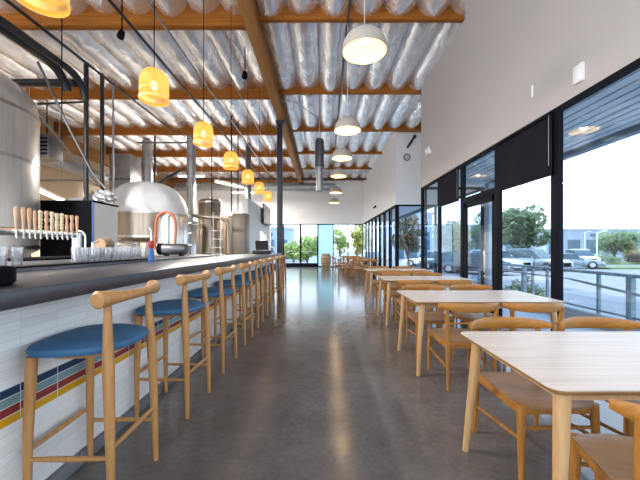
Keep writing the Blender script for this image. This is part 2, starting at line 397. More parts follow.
# walls
b = MB().box(XR, XR+.15, YB, YE, ZH, ZC); b.box(XR, XA, YE, YE+.0, ZH, ZC) if False else None
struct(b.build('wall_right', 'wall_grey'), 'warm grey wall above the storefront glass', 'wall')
struct(MB().box(XR+.15, XA, YE-.15, YE, ZH, ZC).build('wall_right_return', 'wall_pale'), 'return wall of the alcove', 'wall')
struct(MB().box(XA, XA+.15, YE-.15, YS+.15, ZH, ZC).build('wall_right_alcove', 'wall_pale'), 'outer wall of the alcove', 'wall')
b = MB().box(XS, XA, YS, YS+.15, ZH, ZC)
struct(b.build('wall_right_step', 'wall_pale'), 'pale wall facing down the room above the corner window', 'wall')
struct(MB().box(XS, XS+.15, YS+.15, YF, ZH, ZC).build('wall_right_far', 'wall_pale'), 'pale wall above the far run of windows', 'wall')
b = MB().box(XL, -3.35, YF, YF+.2, 0, ZC); b.box(-3.35, XS+.15, YF, YF+.2, 2.87, ZC)
struct(b.build('wall_far', 'wall_pale'), 'pale end wall above the glass doors', 'wall')
b = MB().box(XL-.2, XL, 4.6, YF+.2, 0, ZC); b.box(XL-.2, XL, YB, 4.6, 4.6, ZC)
struct(b.build('wall_left', 'wall_tan'), 'tan wall behind the brewing tanks', 'wall')

# storefront windows along the right wall
wn = 0
def window_y(x, y0, y1, label, zt=ZH, transom=None, door=False, t=.065, dep=.055, glass='glass', mull=True):
    """bay of glass in the plane X = x; the near mullion belongs to it"""
    global wn
    wn += 1
    b = MB()
    if mull: b.box(x, x+dep, y0-t, y0+t, 0, zt, .004)
    b.box(x, x+dep, y0+t, y1-t, zt-.06, zt); b.box(x, x+dep, y0+t, y1-t, 0, .10)
    if transom: b.box(x, x+dep, y0+t, y1-t, transom-.055, transom+.055, .004)
    if door:
        b.box(x+.01, x+dep-.005, y0+t, y0+t+.09, .10, transom-.055); b.box(x+.01, x+dep-.005, y1-t-.09, y1-t, .10, transom-.055)
        b.box(x+.01, x+dep-.005, y0+t, y1-t, transom-.14, transom-.05); b.box(x+.01, x+dep-.005, y0+t, y1-t, .10, .30)
    o = struct(b.build(('door_%d' if door else 'window_%d') % wn, 'black_frame'), label, 'door' if door else 'window')
    pt = MB().box(x+.022, x+.030, y0+t-.01, y1-t+.01, .09, zt-.05).build('pane', glass, o)
    if door:
        MB().tube([(x-.05, y0+.28, .9), (x-.05, y0+.28, 1.25)], .014).tube([(x+.01, y0+.28, .95), (x-.05, y0+.28, .95)], .01).tube([(x+.01, y0+.28, 1.2), (x-.05, y0+.28, 1.2)], .01).build('door_handle', 'chrome', o)
    return o
near = [3.70+1.22*k for k in range(-7, 5)]
nl = {3: 'storefront pane with a dark roller shade above the second table', 4: 'storefront glass door with a transom light',
      5: 'storefront pane beside the glass door with a lowered shade', 2: 'wide storefront pane beside the front table'}
for k in range(-7, 4):
    y0 = 3.70+1.22*k
    if k == -1:  # the wide pane that fills the right of the picture
        window_y(XR, y0, y0+1.22, 'wide storefront pane beside the front table', mull=True); continue
    if k == 0: window_y(XR, y0, y0+1.22, 'storefront pane under the large dark roller shade')
    elif k == 1: window_y(XR, y0, y0+1.22, 'storefront glass door with a window light above it', transom=2.18, door=True)
    elif k == 2: window_y(XR, y0, y0+1.22, 'storefront pane beside the glass door with a small dark shade')
    elif k == 3: window_y(XR, y0, y0+1.22, 'last storefront pane before the alcove corner')
    else: window_y(XR, y0, y0+1.22, 'storefront pane beside the camera')
trim(MB().box(XR-.01, XR+.06, YE-.07, YE+.0, 0, ZH), 'black_frame', 'dark corner mullion at the end of the near storefront', 'window frame')
window_y(XA, YE+.05, YS-.05, 'outer window of the alcove')
yy = [12.06+1.16*k for k in range(9)]
ords = ['first', 'second', 'third', 'fourth', 'fifth', 'sixth', 'seventh', 'eighth']
for i, (a, c) in enumerate(zip(yy, yy[1:])):
    window_y(XS, a, c, 'narrow dark-framed window in the far run, %s past the corner' % ords[i], dep=.13, t=.05)
# step face window (faces down the room)
def window_x(y, x0, x1, label, zt, glass='glass', door=False, t=.03, z0=0.0):
    global wn
    wn += 1
    b = MB().box(x0, x0+t, y, y+.06, z0, zt).box(x1-t, x1, y, y+.06, z0, zt).box(x0+t, x1-t, y, y+.06, zt-.06, zt)
    b.box(x0+t, x1-t, y, y+.06, z0, z0+(.26 if door else .06))
    o = struct(b.build(('door_%d' if door else 'window_%d') % wn, 'black_frame'), label, 'door' if door else 'window')
    MB().box(x0+t, x1-t, y+.025, y+.033, z0+.05, zt-.05).build('pane', glass, o)
    if door: MB().tube([(x0+.15, y-.05, 1.02), (x1-.15, y-.05, 1.02)], .016).build('push_bar', 'chrome', o)
    return o
window_x(YE-.11, XR+.07, XA, 'glass return of the alcove seen through the last panes', ZH, t=.05)
window_x(YS, XS, XA, 'dark-framed corner window in the stepped wall', ZH, t=.09)
window_x(YF, -3.35, -2.52, 'narrow end window beside the glass doors', 2.87)
window_x(YF, -2.52, -1.36, 'glass exit door beside the dark column', 2.87, door=True, t=.06)
window_x(YF, -1.36, -.20, 'glass exit door nearest the wooden barrel', 2.87, door=True, t=.06)
window_x(YF, -.20, .82, 'end window with teal film behind the wooden barrel', 2.87, 'teal_glass')
window_x(YF, .82, 1.80, 'clear end window right of the teal pane', 2.87)
window_x(YF, 1.80, XS, 'clear end window in the room corner', 2.87)

# roller shades
def shade(x, y0, y1, zb, label):
    o = thing('roller_shade', label, 'roller shade', (x, (y0+y1)/2, ZH-.06))
    h = (y1-y0)/2
    MB().tube([(0, -h, 0), (0, h, 0)], .022).build('roller', 'black_frame', o)
    MB().box(.012, .016, -h, h, zb-ZH+.06, 0).build('shade_cloth', 'shade_cloth', o)
    MB().box(.006, .022, -h, h, zb-ZH+.035, zb-ZH+.06, .003).build('bottom_bar', 'black_frame', o)
    MB().tube([(-.01, -h+.02, 0), (-.01, -h+.02, -.60)], -.0 or .002, 6).build('bead_chain', 'cord', o)
    return o
shade(2.655, 3.70, 4.86, 2.16, 'large dark roller shade half lowered between two thick window posts')
shade(2.655, 6.20, 7.28, 2.23, 'dark roller shade lowered over the pane beyond the glass door')
# wall fittings
def wallbox(name, label, y, z, h, wd, cat, dep=.03):
    o = thing(name, label, cat, (XR-.0005, y, z))
    MB().box(-dep, 0, -wd/2, wd/2, -h/2, h/2, .004).build('housing', 'white_paint', o)
    MB().box(-dep-.004, -dep, -wd*.3, wd*.3, -h*.38, h*.1, .001).build('cover', 'wall_pale', o)
wallbox('thermostat', 'white wall control box on the grey wall above the wide pane', 3.32, 3.10+.0, .20, .13, 'wall control') if False else None
wallbox('wall_speaker', 'small white box high on the grey wall above the wide window', 3.335, 3.11, .185, .125, 'wall box')
wallbox('wall_sensor', 'slim white sensor on the grey wall, above the glass door', 4.08, 3.29, .16, .03, 'sensor', .012)
o = thing('emergency_light', 'small twin-head emergency light on the grey wall near its end', 'emergency light', (XR-.0005, 7.95, 3.65))
MB().box(-.06, 0, -.12, .12, -.05, .05, .008).build('housing', 'white_paint', o)
for s in (-.09, .09): MB().lathe([(0, .0), (.045, .01), (.05, .05), (0, .05)], (-.09, s, .08), 14, 'X').build('lamp_head', 'white_paint', o)
o = thing('wall_clock', 'small round grey disc on the pale stepped wall', 'wall disc', (3.22, YS, 4.68))
MB().lathe([(0, -.03), (.12, -.03), (.135, -.02), (.135, 0), (0, 0)], (0, 0, 0), 28, 'Y').build('rim', 'dull_metal', o)
MB().lathe([(0, -.034), (.10, -.034), (.10, -.028), (0, -.028)], (0, 0, 0), 28, 'Y').build('face', 'cord', o)
o = thing('security_camera', 'tiny black camera above the far run of windows', 'camera', (XS, 16.3, 3.38))
MB().box(-.05, 0, -.06, .06, -.06, .06, .01).build('mount', 'black', o); MB().tube([(-.05, 0, 0), (-.14, -.04, -.07)], .035).build('body', 'black', o)
o = thing('sprinkler_arm', 'short dark angled bracket under the third purlin at the stepped wall', 'bracket', (3.5, 11.93, 5.45))
MB().tube([(0, 0, 0), (-.28, 0, -.42)], .04).build('arm', 'black_pipe', o); MB().box(-.05, .05, .0, .0695, -.05, .05).build('mount', 'dull_metal', o)

# exit sign
o = thing('exit_sign', 'small red EXIT sign above the glass exit doors', 'exit sign', (-1.38, YF-.001, 3.36))
MB().box(-.26, .26, -.05, 0, -.14, .14, .01).build('housing', 'white_paint', o)
fc = bpy.data.curves.new('exit_text', 'FONT'); fc.body = 'EXIT'; fc.size = .22; fc.extrude = .004; fc.align_x = 'CENTER'; fc.align_y = 'CENTER'
fo = bpy.data.objects.new('lettering', fc); COL.objects.link(fo); bpy.context.view_layer.update()
me_ = bpy.data.meshes.new_from_object(fo.evaluated_get(bpy.context.evaluated_depsgraph_get())); bpy.data.objects.remove(fo)
fo = bpy.data.objects.new('lettering', me_); COL.objects.link(fo); fo.rotation_euler = (PI/2, 0, 0); fo.location = (0, -.055, 0); fo.parent = o
me_.materials.clear(); me_.materials.append(M['exit'])

# dark steel column at the bar end
o = thing('steel_column', 'dark square steel column rising beside the far end of the bar', 'column', (-1.33, 10.35, 0))
MB().box(-.085, .085, -.085, .085, 0, 5.30, .01).build('shaft', 'column_paint', o)
MB().box(-.12, .16, -.12, .12, 5.30, 5.379, .005).build('bracket', 'column_paint', o)
MB().box(-.15, .15, -.15, .15, 0, .02, .005).build('base_plate', 'column_paint', o)

# ------------------------------------------------------------------ the bar
BY0, BY1 = -2.0, 9.9
bar = thing('bar_counter', 'long bar with a dark slate top, white tiled front and coloured tile stripes', 'bar counter', (-1.6, 4, 0))
def bp(mb, name, m):
    o = mb.build(name, m, bar); o.matrix_parent_inverse = Matrix.Translation((1.6, -4, 0)); return o
bp(MB().box(-2.06, -1.22, BY0, BY1, 1.055, 1.130, .006), 'worktop', 'barstone')
bp(MB().box(-2.0, -1.46, BY0, BY1-.15, 0.0, 1.055), 'tiled_front', 'tile')
bp(MB().box(-1.459, -1.42, BY0, BY1-.12, 0.0, .075, .008), 'kick_curb', 'kick')
srv = thing('service_counter', 'stainless service counter behind the bar under the beer taps', 'counter', (-2.6, 4, 0))
def sp(mb, name, m):
    o = mb.build(name, m, srv); o.matrix_parent_inverse = Matrix.Translation((2.6, -4, 0)); return o
sp(MB().box(-3.1, -2.075, -2, 6.6, 1.10, 1.155, .006), 'worktop', 'dull_metal')
sp(MB().box(-3.05, -2.10, -2, 6.6, 0, 1.10), 'cabinet', 'dull_metal')
sp(MB().box(-2.16, -2.075, -1, 3.9, 1.156, 1.166, .002), 'drip_tray', 'black')

# tap tower
tx = -2.70
tw = thing('beer_tap_tower', 'chrome beer tap tower with twelve turned wooden handles', 'beer tap tower', (tx, 3.2, 1.156))
MB().tube([(0, -1.7, .285), (0, .38, .285)], .038, 14).build('manifold', 'chrome', tw)
MB().tube([(0, .34, 0), (0, .34, .30)], .045, 16).lathe([(0, 0), (.056, 0), (.056, .012), (0, .012)], (0, .34, 0), 20).build('post', 'steel', tw)
MB().tube([(0, -1.55, 0), (0, -1.55, .28)], .045, 16).build('post', 'steel', tw)
shapes = ['bat', 'bat', 'bat', 'slim', 'bead', 'wavy', 'wavy', 'vase', 'bead', 'tee', 'vase', 'cone']
mats_ = ['handle_wood', 'handle_wood', 'handle_wood', 'handle_wood', 'handle_pale', 'handle_red', 'handle_pale', 'handle_pale', 'handle_pale', 'handle_wood', 'handle_red', 'handle_wood']
def hprof(kind):
    if kind == 'bat': return [(0, 0), (.009, 0), (.011, .05), (.017, .12), (.020, .17), (.015, .205), (0, .21)]
    if kind == 'slim': return [(0, 0), (.010, 0), (.014, .08), (.016, .15), (.012, .19), (0, .195)]
    if kind == 'bead':
        p = [(0, 0), (.011, 0)]
        for k in range(5): z = .02+k*.036; p += [(.012, z), (.020, z+.009), (.020, z+.024), (.012, z+.034)]
        return p+[(0, .205)]
    if kind == 'wavy': return [(0, 0), (.011, 0), (.019, .035), (.012, .075), (.021, .11), (.013, .145), (.021, .175), (.019, .2), (0, .205)]
    if kind == 'vase': return [(0, 0), (.013, 0), (.019, .05), (.020, .09), (.012, .12), (.019, .16), (.020, .19), (0, .195)]
    if kind == 'tee': return [(0, 0), (.010, 0), (.018, .05), (.011, .10), (.011, .15), (.020, .16), (.020, .185), (0, .19)]
    return [(0, 0), (.010, 0), (.013, .06), (.018, .18), (.014, .192), (0, .195)]
hy = [at(x, 0, 1) for x in ()]
tap_px = [16, 23.5, 29.5, 35, 40.5, 46.5, 52, 57, 62, 67, 72, 77]
for px, kd, mm in zip(tap_px, shapes, mats_):
    y = 2.63*320/(321-px) - 3.2
    f = MB().tube([(0, y, .285), (.07, y, .285)], .012, 10).tube([(.07, y, .255), (.07, y, .305)], .009, 10).tube([(.07, y, .255), (.08, y, .225)], .007, 8).build('faucet', 'steel', tw)
    MB().lathe([(a_*.86, b_*.93) for a_, b_ in hprof(kd)], (.07, y, .305), 12).build('tap_handle', mm, f)

# ------------------------------------------------------------------ bar stools
def make_stool(label):
    t = thing('bar_stool', label, 'bar stool', group='bar stools along the bar')
    # local: bar side is -X, aisle side +X, along the bar is Y
    lx, ly = .215, .215
    for sx_, sy_ in ((1, 1), (1, -1)):
        MB().tube([(lx, ly*sy_, 0), (lx-.006, ly*sy_*.98, .3), (lx-.02, ly*sy_*.95, .72), (lx-.03, ly*sy_*.90, .9), (lx-.032, ly*sy_*.88, 1.035)],
                  [.015, .021, .027, .021, .016], 14).build('leg', 'stool_oak', t)
    for sy_ in (1, -1):
        MB().tube([(-lx+.035, ly*sy_, 0), (-lx+.035, ly*sy_*.98, .4), (-lx+.045, ly*sy_*.93, .775)], [.015, .021, .025], 14).build('leg', 'stool_oak', t)
    # seat: soft rounded triangle
    def outline(sc, n=40):
        out = []
        for k in range(n):
            a = 2*PI*k/n; c, s = math.cos(a), math.sin(a)
            ex = .235*math.copysign(abs(c)**.72, c); ey = .265*math.copysign(abs(s)**.72, s)
            ey *= 1.0 - .16*(ex/.235)*(1 if ex > 0 else .55)
            out.append((ex*sc+.0, ey*sc))
        return out
    rings = [[(x, y, z) for x, y in outline(s)] for s, z in ((.86, .780), (.98, .790), (1.0, .806), (.97, .822), (.85, .834), (.55, .842), (.2, .845))]
    MB().loft(rings).build('seat', 'velvet', t)
    fr = [[(x, y, z) for x, y in outline(s)] for s, z in ((.62, .752), (.66, .755), (.70, .784), (.62, .786))]
    MB().loft(fr).build('seat_frame', 'stool_oak', t)
    # stretchers
    for y, z in ((-ly*.99, .29), (ly*.99, .25)):
        MB().tube([(-lx+.035, y, z), (0, y, z), (lx-.006, y, z)], [.010, .0135, .010], 10).build('footrest', 'stool_oak', t)
    for x, z in ((lx-.006, .33), (-lx+.035, .33)):
        MB().tube([(x, -ly*.98, z), (x, 0, z), (x, ly*.98, z)], [.010, .0135, .010], 10).build('stretcher', 'stool_oak', t)
    # dumbbell top rail, bowed to the aisle
    pts, rad = [], []
    for i in range(17):
        u = -1+2*i/16; y = u*.255; x = lx-.03+.055*(1-u*u)-.008
        r = .024+.019*abs(u)**2.2
        pts.append((x, y, 1.055)); rad.append(r)
    pts = [(pts[0][0]-.002, pts[0][1]-.012, 1.055)]+pts+[(pts[-1][0]-.002, pts[-1][1]+.012, 1.055)]
    rad = [.029]+rad+[.029]
    MB().tube(pts, rad, 16).build('top_rail', 'stool_oak', t)
    return t
sy = [1.74, 2.66, 3.54, 4.46, 5.37, 6.28, 7.2, 8.1, 9.0]
nth = ['ninth', 'eighth', 'seventh', 'sixth', 'fifth', 'fourth', 'third', 'second', 'first']
s0 = None
for i, y in enumerate(sy):
    lab = ('wooden bar stool with blue seat, first in the row where the bar leaves the picture' if i == 0
           else 'blue-seated wooden bar stool, %s along the bar from the dark column' % nth[i])
    if s0 is None: s0 = make_stool(lab); s0.location = (-1.222, y, 0); s0.rotation_euler = (0, 0, .02)
    else: dup(s0, (-1.222+random.uniform(-.008, .008), y, 0), random.uniform(-.05, .05), lab)

# ------------------------------------------------------------------ chairs and tables
def make_chair(label):
    t = thing('dining_chair', label, 'chair')
    # front towards +Y
    for s in (-1, 1):
        MB().tube([(s*.215, .235, 0), (s*.212, .228, .25), (s*.205, .22, .43)], [.014, .020, .025], 12).build('leg', 'oak', t)
        MB().tube([(s*.222, -.262, 0), (s*.215, -.245, .3), (s*.212, -.235, .45), (s*.222, -.245, .62), (s*.232, -.262, .755)], [.014, .020, .025, .021, .016], 12).build('leg', 'oak', t)
        MB().tube([(s*.214, -.245, .19), (s*.212, 0, .215), (s*.212, .228, .24)], [.009, .012, .009], 8).build('stretcher', 'oak', t)
    MB().tube([(-.21, .225, .30), (0, .225, .30), (.21, .225, .30)], [.009, .012, .009], 8).build('stretcher', 'oak_x', t)
    MB().tube([(-.212, -.25, .605), (.212, -.25, .605)], .010, 8).build('back_bar', 'oak_x', t)
    MB().box(-.20, .20, .205, .228, .375, .428, .004).box(-.20, .20, -.245, -.225, .375, .428, .004).box(-.222, -.20, -.235, .22, .375, .428, .004).box(.20, .222, -.235, .22, .375, .428, .004).build('seat_frame', 'oak_x', t)
    # curved plywood seat, wider at the front
    N = 13; top, bot = [], []
    bm = bmesh.new()
    def sp_(u, v):
        wv = .245 - .03*(1-v)/2 if v < .6 else .2395 - .05*((v-.6)/.4)**2
        x = u*wv*1.02; y = -.235 + (v+1)/2*.50 - (.03*u*u if v > .8 else 0) + .012*(1-u*u)*(v > .8)
        z = .444 - .012*(1-u*u)*(1-max(0, v)**2) - (.012*max(0, v-.7)/.3)
        return x, y, z
    for j in range(N):
        v = -1+2*j/(N-1)
        top.append([bm.verts.new(sp_(-1+2*i/(N-1), v)) for i in range(N)])
        bot.append([bm.verts.new((lambda p: (p[0]*.975, p[1]*.985, p[2]-.016))(sp_(-1+2*i/(N-1), v))) for i in range(N)])
    for j in range(N-1):
        for i in range(N-1):
            bm.faces.new((top[j][i], top[j][i+1], top[j+1][i+1], top[j+1][i])); bm.faces.new((bot[j][i], bot[j+1][i], bot[j+1][i+1], bot[j][i+1]))
    for j in range(N-1):
        for e in (0, N-1): bm.faces.new((top[j][e], top[j+1][e], bot[j+1][e], bot[j][e]))
    for i in range(N-1):
        for e in (0, N-1): bm.faces.new((top[e][i], top[e][i+1], bot[e][i+1], bot[e][i]))
    m = MB(); m.bm.free(); m.bm = bm; m.build('seat', 'seat_ply', t)
    # bent top rail
    rings = []
    for i in range(25):
        u = -1+2*i/24; a = u*1.05
        cx, cy = .335*math.sin(a)/math.sin(1.05)*.84, -.19 - .13*(math.cos(a)-math.cos(1.05))/(1-math.cos(1.05))
        tx_ = Vector((math.cos(a), .45*math.sin(a), 0)).normalized(); nx = Vector((tx_.y, -tx_.x, 0))
        h = .041*(1-.58*abs(u)**3); th = .0125+.004*(1-abs(u))
        zc = .757+.006*abs(u)**2
        ring = []
        for k in range(10):
            q = 2*PI*k/10; c_, s_ = math.cos(q), math.sin(q)
            ring.append(Vector((cx, cy, zc)) + nx*(th*math.copysign(abs(c_)**.6, c_)) + Vector((0, 0, h*math.copysign(abs(s_)**.6, s_))))
        rings.append(ring)
    MB().loft(rings).build('top_rail', 'oak_x', t)
    return t

TL, TD, TZ = 1.52, .86, .755
def make_table(label):
    t = thing('dining_table', label, 'table', group='dining tables by the storefront')
    hx, hy_ = TL/2, TD/2
    o = rrect(-hx, hx, -hy_, hy_, .05)
    rings = []
    for sc, z in ((-.045, TZ-.030), (-.02, TZ-.028), (-.002, TZ-.012), (0, TZ-.0045)):
        rings.append([(x*(1+sc/hx), y*(1+sc/hy_), z) for x, y in o])
    MB().loft(rings).build('edge_band', 'edge', t)
    MB().poly([(x, y) for x, y in o], TZ-.0044, TZ, .0015).build('tabletop', 'pale_wood', t)
    MB().box(-hx+.12, hx-.12, -hy_+.10, -hy_+.118, TZ-.085, TZ-.031).box(-hx+.12, hx-.12, hy_-.118, hy_-.10, TZ-.085, TZ-.031)\
        .box(-hx+.10, -hx+.118, -hy_+.12, hy_-.12, TZ-.085, TZ-.031).box(hx-.118, hx-.10, -hy_+.12, hy_-.12, TZ-.085, TZ-.031).build('apron', 'ash_leg', t)
    for a in (-1, 1):
        for c in (-1, 1):
            MB().tube([(a*(hx-.035), c*(hy_-.03), 0), (a*(hx-.09), c*(hy_-.08), TZ-.031)], [.019, .033], 14).build('leg', 'ash_leg', t)
    return t
tcy = [(1.65, 1.65), (1.71, 3.645), (1.82, 5.74), (1.86, 7.86)]
tlab = ['pale wooden dining table standing where the tables leave the picture, front of the row', 'pale wooden dining table beside the dark roller shade, second in the row',
        'pale wooden dining table beside the glass door, third in the row', 'pale wooden dining table at the alcove corner, fourth in the row']
tn = ['front table', 'second table', 'third table', 'fourth table']
t0 = make_table(tlab[0]); t0.location = (*tcy[0], 0)
for (x, y), l in zip(tcy[1:], tlab[1:]): dup(t0, (x, y, 0), 0, l)
c0 = make_chair('x'); used = False
def chair(x, y, rz, label, grp):
    global used
    if not used:
        c0.location = (x, y, 0); c0.rotation_euler = (0, 0, rz); c0['label'] = label; c0['group'] = grp; used = True; return c0
    return dup(c0, (x, y, 0), rz, label, grp)
for i, (x, y) in enumerate(tcy):
    for k, s in enumerate((-1, 1)):
        side = ['its aisle end', 'its window end'][k]
        j = random.uniform(-.03, .03)
        nyy = {0: 1.21 if s < 0 else 1.25, 1: 3.18, 2: y-.46, 3: y-.46}[i]
        xx = {0: 1.32, 1: 1.37}.get(i, x-.32) + (0 if s < 0 else (.60 if i == 1 else .62))
        chair(xx, nyy, j if i or s > 0 else -.28, 'oak chair tucked under the camera side of the %s, at %s' % (tn[i], side), 'oak chairs at the dining tables')
        xf = (1.31 if i == 0 else x-.33) + (0 if s < 0 else .62)
        chair(xf, (2.0 if i == 0 else y+.44), PI+random.uniform(-.03, .03), 'oak chair facing the camera across the %s, at %s' % (tn[i], side), 'oak chairs at the dining tables')

# black-framed tables past the alcove
def make_far_table(label):
    t = thing('cafe_table', label, 'table', group='black-legged tables past the alcove')
    MB().poly(rrect(-.6, .6, -.38, .38, .04), .725, .755, .003).build('tabletop', 'pale_wood', t)
    for s in (-1, 1):
        MB().box(s*.45-.03, s*.45+.03, -.03, .03, .02, .725).box(s*.45-.03, s*.45+.03, -.32, .32, 0, .025, .005).box(s*.45-.03, s*.45+.03, -.3, .3, .70, .725).build('pedestal', 'black', t)
    return t
fl = ['black-legged table first past the corner window', 'black-legged table in the middle beside the far windows', 'black-legged table last before the end wall']
fs = ['black-legged table first past the corner', 'middle black-legged table', 'last black-legged table']
ft = make_far_table(fl[0]); ft.location = (1.86, 14.0, 0)
dup(ft, (1.8, 16.3, 0), 0, fl[1]); dup(ft, (1.75, 18.6, 0), 0, fl[2])
for i, (x, y) in enumerate([(1.86, 14.0), (1.8, 16.3), (1.75, 18.6)]):
    for s, q in ((-.3, 'aisle'), (.3, 'window')):
        chair(x+s, y-.45, 0, 'oak chair on the camera side of the %s, %s side' % (fs[i], q), 'chairs at the black-legged tables')
        chair(x+s, y+.45, PI, 'oak chair on the far side of the %s, %s side' % (fs[i], q), 'chairs at the black-legged tables')
    chair(x-.83, y, -PI/2, 'oak chair at the aisle end of the %s' % fs[i], 'chairs at the black-legged tables')

# barrel
o = thing('wooden_barrel', 'wooden barrel standing before the teal end window', 'barrel', (.32, 20.5, 0))
pr = [(0, 0), (.26, 0)]+[(.26+.08*math.sin(PI*k/10), .92*k/10) for k in range(1, 10)]+[(.26, .92), (.24, .92), (.24, .90), (0, .90)]
MB().lathe(pr, n=28).build('staves', 'barrel_wood', o)
for z in (.12, .30, .62, .80):
    r = .262+.08*math.sin(PI*z/.92)
    MB().lathe([(r, z-.02), (r+.006, z-.02), (r+.006, z+.02), (r, z+.02)], n=28).build('hoop', 'dull_metal', o)

# ------------------------------------------------------------------ pendants
def point(parent, loc, e, r=.04, col=(1, .72, .38)):
    d = bpy.data.lights.new('bulb_light', 'POINT'); d.energy = e; d.shadow_soft_size = r; d.color = col
    p = bpy.data.objects.new('bulb_light', d); COL.objects.link(p); p.parent = parent; p.location = loc
def make_basket(label, loc):
    t = thing('woven_pendant', label, 'pendant lamp', loc, 0, 'woven pendants above the bar')   # origin at the shade's foot
    R = .128
    prof = [(R*.97, 0), (R*1.0, .04), (R*1.01, .10), (R*1.0, .16), (R*.96, .205), (R*.86, .245), (R*.66, .275), (R*.36, .290), (.012, .294)]
    MB().lathe(prof, n=28).build('shade', 'weave', t)
    MB().lathe([(R*.99, -.005), (R*1.03, -.005), (R*1.05, .012), (R*1.03, .025), (R*.99, .025)], n=28).build('rim', 'weave_rim', t)
    MB().lathe([(R*1.02, .075), (R*1.035, .082), (R*1.02, .09)], n=28).build('rim', 'weave_rim', t)
    MB().lathe([(0, .10), (.02, .105), (.032, .13), (.028, .155), (.015, .18), (0, .185)], n=14).build('bulb', 'bulb', t)
    MB().tube([(0, 0, .18), (0, 0, .30), (0, 0, 5.80-loc[2])], .0045, 6).build('cord', 'black', t)
    MB().lathe([(0, .18), (.018, .18), (.018, .23), (0, .24)], n=12).build('socket', 'black', t)
    return t
by = [1.83, 3.07, 4.36, 5.69, 7.0, 8.3, 9.66]
bl = ['woven pendant cut off by the top of the picture above the bar'] + ['glowing woven pendant above the bar, %s in the row from the dark column' % q for q in ('sixth', 'fifth', 'fourth', 'third', 'second', 'first')]
p0 = None
for y, l in zip(by, bl):
    p = make_basket(l, (-1.6, y, 2.71)) if p0 is None else dup(p0, (-1.6, y, 2.71), random.random()*3, l)
    p0 = p0 or p
    point(p, (0, 0, .13), 2.2, .03, (1, .74, .42))

def make_dome(label, loc, rz=0):
    t = thing('dome_pendant', label, 'pendant lamp', loc, 0, 'cream dome pendants above the aisle')
    R = .25; outer = []; inner = []
    for k in range(13):
        a = PI/2*k/12; outer.append((R*math.cos(a)**.75 if k < 12 else .03, .02+.215*math.sin(a)))
    prof = [(R*1.0, 0)]+outer+[(.03, .27), (0, .27)]
    prof_in = [(R*.965, 0)]+[(max(.0, (R-.012)*math.cos(PI/2*k/12)**.75 if k < 12 else 0), .015+.195*math.sin(PI/2*k/12)) for k in range(13)]
    MB().lathe(prof, n=36).build('shade', 'ceramic', t)
    MB().lathe(prof_in, n=36).lathe([(R*.965, 0), (R, 0)], n=36).build('lining', 'dome_in', t)
    MB().lathe([(0, .085), (.03, .09), (.045, .12), (.04, .15), (.02, .18), (0, .19)], n=16).build('bulb', 'bulb', t)
    MB().tube([(0, 0, .26), (0, 0, 5.55-loc[2])], .005, 6).build('cord', 'cord', t)
    return t
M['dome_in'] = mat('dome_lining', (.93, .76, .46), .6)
dm = [(.49, 3.6, 3.5), (.50, 6.04, 3.5), (.52, 7.9, 3.5), (.55, 10.0, 3.52), (.60, 12.9, 3.5), (.66, 15.8, 3.5)]
q0 = None
dl = ['first and largest-looking cream dome pendant, above the aisle opposite the front windows'] + ['cream dome pendant hanging %s in the aisle row' % q for q in ('second', 'third', 'fourth', 'fifth', 'sixth')]
for (x, y, z), l in zip(dm, dl):
    p = make_dome(l, (x, y, z)) if q0 is None else dup(q0, (x, y, z), random.random(), l)
    q0 = q0 or p
    point(p, (0, 0, .06), 2.2, .05, (1, .76, .48))

# ceiling track above the domes, conduits, pipes
def pipe(name, pts, r, m, label, cat='pipe', group=None, n=12):
    pts = [Vector(p) for p in pts]
    o = MB().tube([p-pts[0] for p in pts], r, n).build(name, m); o.location = pts[0]
    return tag(o, label, cat, group)
pipe('lighting_conduit', [(.47, YB+.5, 5.56), (.49, 3.6, 5.56), (.50, 6.04, 5.56), (.52, 7.9, 5.56), (.55, 10, 5.56), (.60, 12.9, 5.56), (.66, 15.8, 5.56), (.70, 19.5, 5.56)], .022, 'black_pipe', 'black conduit running above the cream dome pendants', 'conduit')
pipe('ceiling_conduit', [(-5.15, YB, 5.35), (-5.15, 11.5, 5.35)], .03, 'black_pipe', 'black ceiling conduit running above the big tank towards the stack')
pipe('ceiling_conduit', [(-3.45, YB, 5.33), (-3.45, 19, 5.33)], .028, 'black_pipe', 'long black ceiling conduit between the woven pendants and the tanks')
pipe('steel_conduit', [(-2.85, YB, 5.33), (-2.85, 17, 5.33)], .02, 'galv', 'thin silver conduit under the purlins, closest to the woven pendants')
pipe('steel_conduit', [(-2.2, 6.3, 5.437), (-2.2, 14, 5.437)], .014, 'galv', 'short silver conduit starting past the first purlin above the bar')
pipe('cross_pipe', [(-7.0, 12.2, 5.30), (-5.1, 12.2, 5.30)], .035, 'dull_metal', 'grey cross pipe above the fabric-topped tank')
pipe('cross_pipe', [(-9, 19.2, 5.42), (2.75, 19.2, 5.42)], .055, 'black_pipe', 'black cross pipe high before the end wall')
pipe('air_duct', [(-9.3, 20.4, 5.15), (.9, 20.4, 5.15)], .24, 'galv', 'large round silver duct crossing high before the end wall', 'duct', n=24)
pipe('air_duct', [(-9.2, 6, 4.25), (-9.2, 20, 4.25)], .2, 'galv', 'long round silver duct along the tan brewery wall', 'duct', n=24)
pipe('glycol_pipe', [(-5.35, -3, 4.98), (-5.35, 6.15, 4.98)]+bend((-5.35, 6.15, 4.98), (-5.35, 6.6, 4.98), (-5.35, 6.75, 4.6)), .085, 'black_pipe', 'thick black insulated pipe bending down above the big tank', n=16)
pipe('glycol_pipe', [(-5.12, -3, 4.93), (-5.12, 6.35, 4.93)]+bend((-5.12, 6.35, 4.93), (-5.12, 6.9, 4.93), (-5.12, 6.95, 4.5)), .07, 'black_pipe', 'thinner black insulated pipe beside the thick one above the tank', n=16)
pipe('glycol_pipe', [(-9.5, 7.1, 4.95), (-5.44, 7.1, 4.95)], .085, 'black_pipe', 'thick black pipe crossing behind the top of the big tank', n=16)
